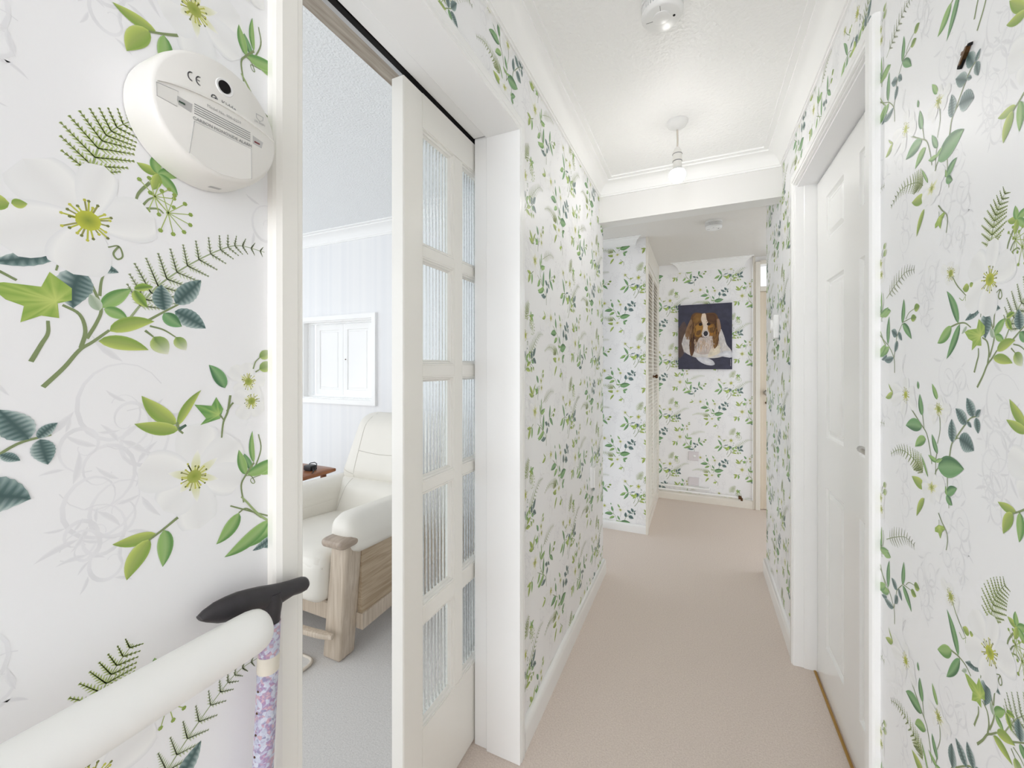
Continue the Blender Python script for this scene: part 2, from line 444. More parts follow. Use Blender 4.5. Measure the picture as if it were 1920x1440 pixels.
# ------------------------------------------------------------------ wallpaper print (flat vector print on the paper, half-drop repeat)
PAPER = (246, 246, 247)
TILE=[
('G',(.022,-.18),.05,1.3,1,.5),
('G',(.04,-.214),.035,1.6,-1,2),
('G',(.011,-.238),.04,1.4,1,3.5),
('G',(.006,-.265),.045,1.5,-1,1),
('G',(.029,-.192),.03,1.2,1,4),
('G',(-.003,-.212),.025,1.3,-1,5),
('G',(.022,-.282),.035,1.4,1,.5),
('G',(.008,-.298),.03,1.3,-1,2),
('G',(-.007,-.295),.022,1.4,1,4),
('G',(.016,-.328),.025,1.2,1,1),
('G',(-.003,-.307),.02,1.3,-1,3),
('G',(-.108,-.146),.04,1.6,1,1),
('G',(-.07,-.148),.022,1.3,-1,2.5),
('G',(-.096,-.167),.03,1.2,1,4),
('G',(-.265,-.334),.03,1.5,1,2),
('G',(-.256,-.363),.025,1.3,-1,.5),
('G',(-.26,-.399),.03,1.5,1,3),
('G',(-.354,-.218),.03,1.3,1,1),
('G',(-.283,-.237),.025,1.4,-1,4),
('G',(-.082,-.316),.022,1.4,-1,1),
('G',(-.111,-.38),.03,1.7,1,1),
('G',(-.068,-.376),.032,1.7,-1,3),
('G',(-.054,-.397),.025,1.2,1,1),
('G',(-.076,-.437),.03,1.5,-1,4),
('G',(-.108,-.442),.02,1.3,1,2),
('G',(-.07,-.457),.018,1.2,-1,3),
('G',(-.161,-.49),.035,1.5,1,1.5),
('G',(-.194,-.513),.028,1.4,-1,.2),
('G',(-.183,-.538),.028,1.3,1,3),
('G',(-.154,-.516),.022,1.3,-1,5),
('G',(-.172,-.566),.02,1.2,1,2),
('S',[(-.029,-.156),(-.016,-.139),(-.006,-.123),(.003,-.115),(.015,-.103)],.0036,'s'),
('S',[(-.005,-.121),(-.002,-.105),(-.006,-.09),(-.017,-.083)],.0034,'s'),
('S',[(-.001,-.112),(.006,-.096),(.009,-.083),(.004,-.066),(-.003,-.049)],.003,'s'),
('S',[(.008,-.071),(.009,-.058),(.011,-.049)],.0025,'s'),
('S',[(-.036,-.134),(-.03,-.119),(-.026,-.109),(-.026,-.098)],.0034,'s'),
('S',[(.046,-.09),(.059,-.08),(.074,-.069)],.0025,'s'),
('S',[(.043,-.101),(.05,-.107)],.0025,'s'),
('S',[(.047,-.096),(.059,-.099),(.07,-.106)],.002,'s'),
('L',(-.077,-.057),(-.11,0),.021,'d',-.12),
('L',(-.096,-.059),(-.139,-.085),.026,'g',.1),
('L',(-.073,-.058),(-.111,-.113),.021,'d',.06),
('S',[(-.096,-.06),(-.077,-.057),(-.059,-.058),(-.044,-.066)],.003,'s'),
('S',[(-.001,-.012),(-.016,-.033),(-.021,-.053)],.0022,'s'),
('L',(-.017,-.034),(-.059,-.054),.018,'t',.08),
('L',(-.004,-.049),(-.01,-.085),.034,'t',-.15),
('L',(.005,-.044),(.022,-.046),.012,'t',.1),
('L',(-.055,-.063),(-.068,-.074),.008,'p',.1),
('I',[(-.06,-.072),(-.051,-.069),(-.03,-.069),(-.025,-.055),(-.011,-.067),(-.011,-.078),(-.02,-.082),(-.019,-.095),(-.03,-.094),(-.042,-.101),(-.04,-.087),(-.05,-.083)],'l',(-.021,-.08)),
('L',(.009,-.082),(.032,-.06),.017,'g',.05),
('L',(.011,-.083),(.029,-.091),.014,'g',.1),
('L',(.008,-.085),(.001,-.07),.012,'p',0),
('L',(.034,-.06),(.05,-.055),.01,'l',.1),
('L',(.034,-.061),(.045,-.077),.013,'l',-.1),
('L',(.06,-.078),(.057,-.051),.024,'t',.05),
('L',(.07,-.07),(.095,-.039),.026,'t',0),
('L',(.069,-.078),(.1,-.094),.026,'t',.05),
('L',(.059,-.081),(.076,-.094),.018,'d',-.1),
('L',(.015,-.104),(.051,-.091),.018,'y',.15),
('L',(.007,-.114),(.046,-.121),.018,'y',.12),
('L',(.05,-.107),(.063,-.125),.022,'b',0),
('L',(.07,-.106),(.08,-.12),.016,'b',0),
('N',[(.031,-.089),(.04,-.074),(.055,-.052),(.081,-.026),(.114,0),(.138,.012),(.17,.012)],.04,.006,15,'f',.12),
('N',[(.002,.03),(.003,.05),(.009,.076),(.019,.094),(.033,.11)],.042,.01,10,'e',.12),
('L',(.054,.065),(.036,.069),.012,'y',.08),
('L',(.054,.065),(.051,.084),.013,'g',.08),
('L',(.054,.065),(.077,.073),.014,'g',.08),
('L',(.054,.065),(.072,.049),.014,'g',.08),
('L',(.054,.065),(.049,.046),.012,'y',.08),
('S',[(.047,.053),(.038,.039),(.035,.028)],.003,'s'),
('S',[(.041,.027),(.046,.035),(.052,.04)],.0022,'s'),
('S',[(.044,.025),(.054,.028),(.059,.025)],.0022,'s'),
('U',(.051,.04),.018,.0022),
('U',(.063,.027),.022,.0024),
('F',(0,-.002),[(-.041,.037),(-.059,-.033),(-.01,-.054),(.051,.017),(.011,.054)],[.05,.048,.045,.045,.03],.016,'w'),
('S',[(.022,-.02),(.018,-.028),(.021,-.033),(.025,-.029),(.022,-.02),(.014,-.023)],.0018,'s'),
('F',(-.137,-.723),[(-.168,-.73),(-.154,-.753),(-.102,-.719),(-.108,-.739),(-.127,-.7)],[.014,.014,.014,.014,.014],.009,'v'),
('F',(-.098,.027),[(-.127,.043),(-.111,.01),(-.079,.009),(-.073,.031),(-.099,.047)],[.018,.018,.018,.018,.018],.01,'v'),
('S',[(-.093,.021),(-.079,.003),(-.056,-.016)],.0026,'s'),
('L',(-.048,-.003),(-.065,-.004),.017,'y',.1),
('L',(-.047,-.003),(-.038,0),.01,'y',0),
('S',[(-.074,-.017),(-.065,-.022),(-.058,-.017),(-.057,-.024)],.0014,'f'),
('S',[(-.307,-.138),(-.31,-.108),(-.333,-.083),(-.359,-.068),(-.4,-.044)],.0025,'s'),
('S',[(-.31,-.106),(-.3,-.074),(-.295,-.061),(-.271,-.038)],.0025,'s'),
('L',(-.339,-.077),(-.333,-.016),.022,'d',.08),
('L',(-.333,-.083),(-.398,-.097),.024,'g',.12),
('L',(-.312,-.106),(-.365,-.107),.02,'t',.15),
('L',(-.366,-.012),(-.325,-.006),.024,'g',.1),
('L',(-.373,-.007),(-.385,.018),.01,'d',0),
('L',(-.272,-.038),(-.265,.011),.02,'d',-.08),
('L',(-.271,-.039),(-.232,-.072),.022,'d',.1),
('S',[(-.373,-.012),(-.362,.017),(-.365,.038)],.002,'s'),
('S',[(-.256,-.031),(-.243,-.02),(-.222,-.015)],.0018,'s'),
('S',[(-.269,-.036),(-.234,-.031)],.002,'s'),
('L',(-.222,-.015),(-.201,-.012),.02,'k',0),
('L',(-.235,-.032),(-.213,-.032),.018,'k',0),
('L',(-.295,-.06),(-.322,-.048),.024,'t',0),
('L',(-.29,-.055),(-.273,-.072),.018,'t',0),
('L',(-.293,-.072),(-.307,-.095),.022,'t',0),
('N',[(-.348,.024),(-.307,.044),(-.26,.062),(-.22,.06)],.03,.008,11,'h',.1),
('F',(.088,-.262),[(.095,-.202),(.138,-.229),(.14,-.281),(.094,-.323),(.059,-.292),(.037,-.243)],[.045,.044,.04,.042,.042,.045],.013,'w2'),
('L',(.071,-.201),(.04,-.168),.02,'y',.1),
('L',(.072,-.203),(.095,-.165),.012,'y',.12),
('L',(.073,-.207),(.034,-.196),.018,'y',.08),
('S',[(.071,-.199),(.073,-.207),(.077,-.212)],.003,'s'),
('S',[(.073,-.207),(.08,-.203)],.004,'d'),
('I',[(.088,-.181),(.106,-.184),(.111,-.174),(.119,-.189),(.115,-.2),(.094,-.205),(.1,-.198)],'g',(.114,-.195)),
('S',[(.127,-.173),(.124,-.192),(.119,-.205),(.117,-.223)],.0028,'s'),
('S',[(.123,-.192),(.131,-.182),(.143,-.182)],.0025,'s'),
('S',[(.115,-.195),(.12,-.203)],.002,'s'),
('L',(.121,-.164),(.103,-.136),.018,'d',-.12),
('F',(.149,-.157),[(.127,-.139),(.145,-.133),(.171,-.155),(.159,-.179),(.133,-.172)],[.02,.02,.02,.02,.02],.008,'v'),
('F',(.153,-.182),[(.131,-.172),(.169,-.179),(.164,-.201),(.138,-.203)],[.02,.02,.02,.02],.008,'v'),
('L',(.163,-.126),(.18,-.118),.016,'b',0),
('L',(.163,-.142),(.182,-.133),.018,'b',0),
('S',[(.155,-.141),(.158,-.132),(.164,-.126)],.0018,'s'),
('S',[(.158,-.145),(.163,-.142)],.0018,'s'),
('L',(.146,-.274),(.137,-.241),.014,'g',.05),
('L',(.156,-.261),(.154,-.22),.009,'g',.1),
('L',(.147,-.274),(.19,-.26),.02,'g',-.1),
('S',[(.156,-.261),(.146,-.274),(.14,-.286),(.143,-.308)],.0026,'s'),
('S',[(.144,-.275),(.152,-.277),(.157,-.286),(.154,-.287),(.152,-.281),(.165,-.279)],.0012,'s'),
('L',(.052,-.313),(.017,-.311),.016,'y',.1),
('L',(.047,-.317),(.028,-.351),.022,'y',-.12),
('L',(.059,-.312),(.058,-.351),.019,'g',.1),
('S',[(.072,-.303),(.059,-.311),(.046,-.318)],.003,'s'),
('L',(.137,-.319),(.111,-.348),.022,'g',.15),
('L',(.176,-.341),(.12,-.367),.024,'g',.12),
('L',(.182,-.364),(.154,-.373),.014,'t',.1),
('S',[(.137,-.319),(.147,-.317),(.166,-.335)],.002,'s'),
('S',[(.175,-.342),(.161,-.328),(.147,-.309),(.14,-.3)],.003,'f'),
('S',[(-.236,-.205),(-.198,-.23),(-.175,-.246),(-.163,-.273),(-.157,-.297)],.0026,'s'),
('S',[(-.19,-.213),(-.184,-.238)],.0022,'s'),
('S',[(-.132,-.206),(-.13,-.232),(-.139,-.258)],.0018,'s'),
('S',[(-.102,-.276),(-.095,-.251),(-.079,-.235),(-.062,-.218),(-.044,-.203),(-.024,-.198)],.003,'s'),
('S',[(-.095,-.249),(-.082,-.24),(-.072,-.238)],.002,'s'),
('S',[(-.147,-.315),(-.143,-.306),(-.136,-.299)],.003,'s'),
('S',[(-.14,-.273),(-.144,-.288),(-.145,-.308)],.002,'s'),
('S',[(-.108,-.308),(-.107,-.331),(-.103,-.358)],.002,'s'),
('L',(-.315,-.18),(-.352,-.193),.017,'y',.1),
('L',(-.315,-.179),(-.337,-.161),.006,'y',.15),
('L',(-.19,-.215),(-.2,-.176),.022,'d',.1),
('L',(-.192,-.237),(-.256,-.242),.032,'d',-.12),
('L',(-.178,-.256),(-.218,-.277),.024,'g',-.15),
('L',(-.138,-.275),(-.157,-.244),.017,'d',.06),
('L',(-.137,-.182),(-.156,-.155),.015,'g',.06),
('L',(-.205,-.167),(-.208,-.152),.01,'d',0),
('L',(-.054,-.213),(-.084,-.192),.028,'t',0),
('L',(-.037,-.2),(-.054,-.173),.028,'t',0),
('L',(-.032,-.2),(-.02,-.188),.012,'t',.1),
('L',(-.031,-.201),(-.026,-.224),.02,'t',0),
('L',(-.053,-.21),(-.042,-.217),.01,'t',0),
('L',(-.093,-.248),(-.095,-.21),.03,'t',0),
('L',(-.074,-.239),(-.036,-.251),.04,'t',.1),
('L',(-.137,-.299),(-.061,-.284),.046,'d',.06),
('L',(-.139,-.288),(-.169,-.283),.012,'g',.1),
('L',(-.144,-.29),(-.122,-.281),.009,'g',0),
('N',[(-.189,-.32),(-.202,-.31),(-.222,-.302),(-.26,-.294),(-.292,-.297),(-.326,-.312)],.03,.006,16,'e',0),
('L',(-.17,-.323),(-.193,-.289),.008,'g',0),
('L',(-.179,-.342),(-.231,-.336),.026,'y',.1),
('L',(-.183,-.365),(-.212,-.407),.018,'y',-.12),
('L',(-.111,-.338),(-.08,-.319),.02,'d',.1),
('L',(-.111,-.339),(-.093,-.35),.018,'d',-.1),
('L',(-.111,-.338),(-.113,-.324),.009,'g',0),
('F',(-.256,-.181),[(-.317,-.167),(-.256,-.146),(-.218,-.174),(-.213,-.201),(-.274,-.221),(-.322,-.2)],[.028,.028,.028,.028,.028,.028],.012,'w'),
('F',(-.134,-.198),[(-.172,-.201),(-.154,-.217),(-.111,-.218),(-.096,-.194),(-.127,-.179)],[.02,.02,.02,.02,.02],.009,'v'),
('F',(-.157,-.338),[(-.19,-.332),(-.154,-.31),(-.114,-.32),(-.127,-.347),(-.161,-.366),(-.19,-.354)],[.03,.03,.03,.03,.03,.03],.007,'w2'),
('I',[(-.146,-.405),(-.134,-.396),(-.119,-.393),(-.114,-.396),(-.124,-.405),(-.129,-.418),(-.135,-.41),(-.146,-.412)],'l',(-.132,-.398)),
('S',[(-.135,-.376),(-.124,-.388),(-.111,-.399),(-.107,-.411),(-.111,-.43)],.0024,'s'),
('S',[(-.133,-.387),(-.133,-.396)],.0015,'s'),
('S',[(-.269,-.657),(-.267,-.641),(-.256,-.628),(-.262,-.643),(-.269,-.657),(-.256,-.676)],.001,'p')]

LEAF = {'g': ((140, 182, 96), (88, 142, 66), (168, 196, 128), (150, 184, 112)),
        'd': ((100, 154, 92), (54, 106, 60), (130, 172, 120), (126, 168, 112)),
        'y': ((180, 198, 92), (128, 160, 62), (196, 208, 120), (152, 172, 84)),
        'l': ((176, 198, 96), (132, 168, 62), (190, 205, 110), (96, 130, 54)),
        't': ((168, 186, 182), (74, 104, 102), (184, 199, 196), (56, 84, 82)),
        'p': ((196, 208, 188), (172, 190, 166), (205, 214, 198), (160, 178, 150)),
        'k': ((164, 186, 92), (118, 150, 62), (180, 198, 116), (110, 140, 62))}
STEM = {'s': (126, 142, 92), 'f': (158, 178, 118), 'd': (70, 100, 80), 'p': (214, 215, 216)}


class Print:
    def __init__(s):
        s.v, s.t, s.c = [], [], []

    def vert(s, p, z, c):
        s.v.append((p[0], p[1], z))
        s.c.append(c)
        return len(s.v) - 1

    def quad(s, a, b, c, d):
        s.t.append((a, b, c))
        s.t.append((a, c, d))


def lerp(a, b, t):
    return tuple(x + (y - x) * t for x, y in zip(a, b))


def smooth_pts(pts, k=5):
    if len(pts) < 3:
        return [Vector(p) for p in pts]
    P = [Vector(p) for p in pts]
    P = [2 * P[0] - P[1]] + P + [2 * P[-1] - P[-2]]
    out = []
    for i in range(1, len(P) - 2):
        for j in range(k):
            t = j / k
            out.append(0.5 * ((2 * P[i]) + (P[i + 1] - P[i - 1]) * t + (2 * P[i - 1] - 5 * P[i] + 4 * P[i + 1] - P[i + 2]) * t * t + (3 * P[i] - P[i - 1] - 3 * P[i + 1] + P[i + 2]) * t ** 3))
    out.append(P[-2])
    return out


def pr_strip(pr, pts, wf, z, cf):
    prev = None
    n = len(pts)
    for i, p in enumerate(pts):
        d = pts[min(i + 1, n - 1)] - pts[max(i - 1, 0)]
        if d.length < 1e-9:
            d = Vector((1, 0))
        nn = Vector((-d.y, d.x)).normalized()
        w = wf(i / (n - 1)) / 2
        c = cf(i / (n - 1))
        a = pr.vert(p + nn * w, z, c)
        b = pr.vert(p - nn * w, z, c)
        if prev:
            pr.quad(prev[0], prev[1], b, a)
        prev = (a, b)


def pr_leaf(pr, b, t, w, cols, bend, z, n, shape=0, grad=None, rib=False):
    b, t = Vector(b), Vector(t)
    d = t - b
    ln = d.length
    nr = Vector((-d.y, d.x)) / ln
    ctl = (b + t) / 2 + nr * bend * ln
    offs = (-1, -0.72, -0.06, 0.06, 0.72, 1)
    prev = None
    for i in range(n + 1):
        s = i / n
        p = b * (1 - s) ** 2 + ctl * 2 * s * (1 - s) + t * s * s
        tg = ((ctl - b) * (1 - s) + (t - ctl) * s)
        nn = Vector((-tg.y, tg.x)).normalized()
        if shape == 0:
            hw = w / 2 * (s ** 0.72) * ((1 - s) ** 1.0) / 0.397
        else:
            hw = w / 2 * (s ** 0.75) * ((1 - s) ** 0.36) / 0.50
        if rib and 0 < i < n and i % 2:
            hw *= 0.93
        row = []
        A, D, E, V = cols
        if rib:
            k = 0.65 if i % 2 else 0.0
            A, D = lerp(A, D, 0.05 + k), lerp(D, A, 0.62 - k)
        cc = (E, A, V, V, D, lerp(D, E, 0.35))
        for q, c in zip(offs, cc):
            if grad:
                c = lerp(c, grad, s ** 1.4)
            row.append(pr.vert(p + nn * hw * q, z, c))
        if prev:
            for k in range(5):
                pr.quad(prev[k], prev[k + 1], row[k + 1], row[k])
        prev = row


def pr_disc(pr, c, r, z, col, n=7, col2=None):
    o = pr.vert(c, z, col2 or col)
    rim = [pr.vert((c[0] + r * math.cos(2 * PI * k / n), c[1] + r * math.sin(2 * PI * k / n)), z, col) for k in range(n)]
    for k in range(n):
        pr.t.append((o, rim[k], rim[(k + 1) % n]))


def make_tile(fine):
    pr = Print()
    rnd = random.Random(3)
    N = len(TILE)
    order = sorted(TILE, key=lambda e: {'G': 0, 'N': 1}.get(e[0], 2))
    z = 0.00003
    dz = 1.2e-6
    for idx, e in enumerate(order):
        k = e[0]
        z += {'F': 20, 'G': 5, 'U': 3, 'I': 2}.get(order[idx - 1][0] if idx else 'L', 1) * dz
        if k == 'L':
            st = e[4]
            if st == 'b':
                pr_leaf(pr, e[1], e[2], e[3], LEAF['k'], 0, z, 8 if fine else 4, 0, (236, 236, 220))
            else:
                pr_leaf(pr, e[1], e[2], e[3], LEAF[st], e[5], z, (16 if st == 't' else 10) if fine else 5, 0, None, st == 't' and fine)
        elif k == 'S':
            pts = smooth_pts(e[1], 5 if fine else 2)
            c = STEM[e[3]]
            pr_strip(pr, pts, lambda s, w=e[2]: w * (1 - 0.35 * s), z, lambda s, c=c: c)
        elif k == 'I':
            A, D, E, V = LEAF[e[2]]
            ctr = Vector(e[3])
            o = pr.vert(ctr, z, lerp(A, (225, 230, 130), 0.5))
            n = len(e[1])
            rim = []
            for q in range(n):
                p0, p1 = Vector(e[1][q]), Vector(e[1][(q + 1) % n])
                rim.append((p0, lerp(A, D, 0.3)))
                rim.append(((p0 + p1) / 2, D))
            ids = [pr.vert(p, z, c) for p, c in rim]
            mid = [pr.vert(ctr + (p - ctr) * 0.55, z, lerp(A, D, 0.1 + 0.7 * (q % 2))) for q, (p, c) in enumerate(rim)]
            m_ = len(ids)
            for q in range(m_):
                r_ = (q + 1) % m_
                pr.t.append((o, mid[q], mid[r_]))
                pr.quad(mid[q], ids[q], ids[r_], mid[r_])
        elif k == 'F':
            c = Vector(e[1])
            st = e[5]
            soft = st == 'v'
            for q, tp in enumerate(e[2]):
                inn = (249, 249, 247) if not soft else (246, 246, 243)
                edge = (236, 237, 238) if not soft else (241, 241, 240)
                base = (214, 216, 150) if st in ('w2', 'v') else (232, 232, 218)
                pr_leaf(pr, c, tp, e[3][q], (inn, lerp(inn, edge, 0.45), edge, (240, 240, 239)), 0.04 * (-1) ** q, z + dz * q, 10 if fine else 5, 1)
                # faint yellow flush running out from the middle
                tpv = Vector(tp)
                if st != 'w':
                    pr_leaf(pr, c, c + (tpv - c) * 0.5, e[3][q] * 0.28, (base, base, lerp(base, inn, 0.5), base), 0, z + dz * (q + 7), 4, 0, inn)
            r = e[4]
            zz = z + dz * 15
            nf = 22 if fine else 8
            for q in range(nf):
                a = 2 * PI * q / nf + rnd.random() * 0.3
                rr = r * (0.75 + 0.5 * rnd.random())
                d = Vector((math.cos(a), math.sin(a) * 1.1))
                col = (188, 192, 70) if q % 3 else (150, 150, 80)
                pr_strip(pr, [c + d * r * 0.25, c + d * rr], lambda s: r * 0.09, zz, lambda s, col=col: col)
                if fine:
                    pr_disc(pr, c + d * rr, r * 0.09, zz + dz, (110, 118, 50) if q % 2 else (196, 196, 70), 5)
            pr_disc(pr, c, r * 0.58, zz + dz * 2, (196, 200, 60) if st == 'w' else (170, 178, 80), 9, (130, 148, 44))
        elif k == 'N':
            pts = smooth_pts(e[1], 6)
            st = e[5]
            c1 = {'f': (172, 186, 142), 'e': (160, 180, 98), 'h': (194, 203, 168)}[st]
            c0 = {'f': (198, 208, 174), 'e': (180, 196, 122), 'h': (210, 216, 192)}[st]
            pr_strip(pr, pts, lambda s: 0.0022 * (1 - 0.7 * s), z, lambda s: lerp(c1, (110, 128, 80), 0.25))
            n = e[4]
            L = len(pts) - 1
            s0 = e[6]
            for q in range(n):
                s = s0 + (1 - s0) * (q + 0.5) / n
                i = min(int(s * L), L - 1)
                p = pts[i].lerp(pts[i + 1], s * L - i)
                tg = (pts[i + 1] - pts[i]).normalized()
                ln = (e[2] * (1 - s) + e[3] * s) * (0.65 + 0.35 * min(1, q / 2))
                for sd in (-1, 1):
                    nn = Vector((-tg.y, tg.x)) * sd
                    d = (nn * 0.86 + tg * 0.5).normalized()
                    pv = Vector((-d.y, d.x))
                    cc = lerp(c1, c0, 0.2 + 0.6 * rnd.random())
                    if not fine:
                        pr_strip(pr, [p, p + d * ln], lambda s_: 0.006 * (1 - s_), z, lambda s_, cc=cc: lerp(cc, PAPER, 0.25))
                        continue
                    pr_strip(pr, [p, p + d * ln], lambda s_: 0.0012 * (1 - 0.6 * s_), z, lambda s_, cc=cc: cc)
                    m_ = max(4, int(ln / 0.0032))
                    for j in range(m_):
                        u = (j + 0.6) / m_
                        bp = p + d * ln * u
                        pl = min(0.0068, ln * 0.26) * (1 - 0.75 * u)
                        for sq in (-1, 1):
                            dd = (pv * sq * 0.8 + d * 0.6).normalized()
                            ww = d * 0.0016
                            a = pr.vert(bp - ww, z, cc)
                            b = pr.vert(bp + ww, z, cc)
                            t = pr.vert(bp + dd * pl, z, lerp(cc, c0, 0.5))
                            pr.t.append((a, b, t))
        elif k == 'U':
            c = Vector(e[1])
            for q in range(9):
                a = PI * (0.75 - 1.35 * q / 8)
                d = Vector((math.cos(a), math.sin(a)))
                p = c + d * e[2]
                pr_strip(pr, [c, p], lambda s: 0.0009, z, lambda s: (170, 188, 100))
                pr_disc(pr, p, e[3], z + dz, (140, 165, 70), 6)
        elif k == 'G':
            c = Vector(e[1])
            pts = []
            for q in range(26):
                s = q / 25
                a = e[5] + e[4] * s * e[3] * 2 * PI
                rr = e[2] * (1 - 0.82 * s)
                pts.append(c + Vector((math.cos(a) * rr * 0.8, math.sin(a) * rr)))
            pr_strip(pr, pts, lambda s: 0.0008 + 0.0034 * math.sin(PI * min(1, s * 1.2)) ** 2 * (1 - 0.4 * s), z, lambda s: lerp((230, 230, 232), (239, 239, 241), abs(math.sin(9 * s))))
            for q in (3, 8, 13):
                p = pts[q]
                d = (p - c).normalized()
                d2 = Vector((-d.y, d.x)) * e[4]
                pr_leaf(pr, p + d * 0.002, p + d * e[2] * 0.5 + d2 * e[2] * 0.5, e[2] * 0.16, ((237, 237, 239), (233, 233, 235), (241, 241, 242), (231, 231, 233)), 0.12 * e[4], z + dz * (q + 1), 4)
    v = np.array(pr.v, dtype=np.float64)
    t = np.array(pr.t, dtype=np.int64)
    c = (np.array(pr.c, dtype=np.float64) * 0.93 + np.array(PAPER) * 0.07) / 255.0
    c = np.where(c <= 0.04045, c / 12.92, ((c + 0.055) / 1.055) ** 2.4)
    return v, t, c


TILE_FINE = make_tile(True)
TILE_FAR = make_tile(False)


def paper_wall(name, label, boxes, sheets):
    """wall solids plus the print lying on their papered faces, all one mesh"""
    VS, TS, CS = [], [], []
    nv = 0
    pc = np.array(L3(PAPER))
    mb = MB()
    for b in boxes:
        mb.box(*b)
    vs = np.array(mb.v)
    ts = np.array([q for f in mb.f for q in ((f[0], f[1], f[2]), (f[0], f[2], f[3]))], dtype=np.int64)
    VS.append(vs)
    TS.append(ts)
    CS.append(np.tile(pc, (len(vs), 1)))
    nv += len(vs)
    for sh in sheets:
        tv, tt, tcx = TILE_FINE if sh.get('fine', True) else TILE_FAR
        P, Wd = sh['P'], sh['W']
        k = sh.get('k', P / 0.527)
        u0, u1, z0, z1 = sh['rect']
        for i in range(-14, 15):
            for j in range(-8, 9):
                ou = sh['at'][0] + i * Wd
                ov = sh['at'][1] + j * P + (P / 2 if i % 2 else 0)
                if ou + 0.2 * k < u0 or ou - 0.42 * k > u1 or ov + 0.13 * k < z0 or ov - 0.74 * k > z1:
                    continue
                u = tv[:, 0] * k + ou
                v = tv[:, 1] * k + ov
                U, V_ = u[tt], v[tt]
                keep = ~((U < u0).all(1) | (U > u1).all(1) | (V_ < z0).all(1) | (V_ > z1).all(1))
                if not keep.any():
                    continue
                t = tt[keep]
                used, inv = np.unique(t, return_inverse=True)
                uu = np.clip(u[used], u0, u1)
                vv = np.clip(v[used], z0, z1)
                h = tv[used, 2]
                if sh['ax'] == 'x':
                    co = np.stack([sh['pos'] + sh['n'] * h, uu * sh['su'], vv], 1)
                else:
                    co = np.stack([uu * sh['su'], sh['pos'] + sh['n'] * h, vv], 1)
                VS.append(co)
                TS.append(inv.reshape(-1, 3) + nv)
                CS.append(tcx[used])
                nv += len(used)
    V, T, C = np.concatenate(VS), np.concatenate(TS), np.concatenate(CS)
    me = bpy.data.meshes.new(name)
    me.vertices.add(len(V))
    me.vertices.foreach_set('co', V.astype(np.float32).ravel())
    me.loops.add(len(T) * 3)
    me.loops.foreach_set('vertex_index', T.astype(np.int32).ravel())
    me.polygons.add(len(T))
    me.polygons.foreach_set('loop_start', np.arange(0, len(T) * 3, 3, dtype=np.int32))
    me.polygons.foreach_set('use_smooth', np.zeros(len(T), dtype=bool))
    me.update(calc_edges=True)
    at = me.attributes.new('Col', 'FLOAT_COLOR', 'POINT')
    at.data.foreach_set('color', np.concatenate([C, np.ones((len(C), 1))], 1).astype(np.float32).ravel())
    me.materials.append(M['paper'])
    o = bpy.data.objects.new(name, me)
    COL.objects.link(o)
    return tag(o, label, 'wall', kind='structure')


CEIL = 2.29
XL, XR = -0.52, 0.373
Y0, Y1 = 0.40, 1.165          # sliding door opening
YB0, YB1 = 2.352, 2.455       # lintel and the living room wall
wall_left = paper_wall('wall_left', 'left hall wall with floral leaf wallpaper around the sliding door',
    [(-0.62, XL, -3.4, Y0, 0, CEIL + 0.1), (-0.62, XL, Y1, YB1, 0, CEIL + 0.1), (-0.62, XL, Y0, Y1, 1.985, CEIL + 0.1),
     (-0.668, -0.62, -3.4, Y0 - 0.006, 0, CEIL + 0.1), (-0.668, -0.62, Y1 + 0.007, YB1, 0, CEIL + 0.1), (-0.668, -0.62, Y0, Y1, 1.992, CEIL + 0.1)],
    [dict(ax='x', pos=XL, n=1, su=1, at=(0.183, 1.379), P=0.529, W=0.529, rect=(-0.35, 0.40, 0.0, CEIL)),
     dict(ax='x', pos=XL, n=1, su=1, at=(1.759, 1.611), P=0.529, W=0.515, rect=(Y1 + 0.03, YB1 - 0.002, 0.03, CEIL)),
     dict(ax='x', pos=XL, n=1, su=1, at=(1.759, 1.611), P=0.529, W=0.515, rect=(0.40, Y1 + 0.03, 2.02, CEIL))])
wall_right = paper_wall('wall_right', 'right hall wall with floral leaf wallpaper around the panelled door',
    [(XR, 0.50, -3.4, 1.215, 0, CEIL + 0.1), (XR, 0.50, 2.03, 2.863, 0, CEIL + 0.1), (XR, 0.50, 1.215, 2.03, 1.985, CEIL + 0.1)],
    [dict(ax='x', pos=XR, n=-1, su=-1, at=(-0.80, 1.365), P=0.524, W=0.524, rect=(-1.20, -0.25, 0.0, CEIL)),
     dict(ax='x', pos=XR, n=-1, su=-1, at=(-0.80, 1.365), P=0.524, W=0.524, rect=(-2.861, -2.05, 0.03, CEIL)),
     dict(ax='x', pos=XR, n=-1, su=-1, at=(-0.80, 1.365), P=0.524, W=0.524, rect=(-2.05, -1.20, 2.02, CEIL))])
wall_alcove = paper_wall('wall_alcove', 'floral wallpapered wall beside the louvred cupboard',
    [(-2.0, -0.352, 3.17, 3.27, 0, 2.3)],
    [dict(ax='y', pos=3.17, n=-1, su=1, at=(-0.406, 1.389), P=0.521, W=0.52, rect=(-1.0, -0.353, 0.0, 2.16))])
wall_end = paper_wall('wall_end', 'far floral wallpapered wall behind the dog painting',
    [(-1.0, 0.433, 4.12, 4.22, 0, 2.3), (0.433, 1.3, 4.12, 4.22, 2.135, 2.3)],
    [dict(ax='y', pos=4.12, n=-1, su=1, at=(0.267, 1.098), P=0.512, W=0.508, rect=(-0.36, 0.433, 0.0, 2.118))])

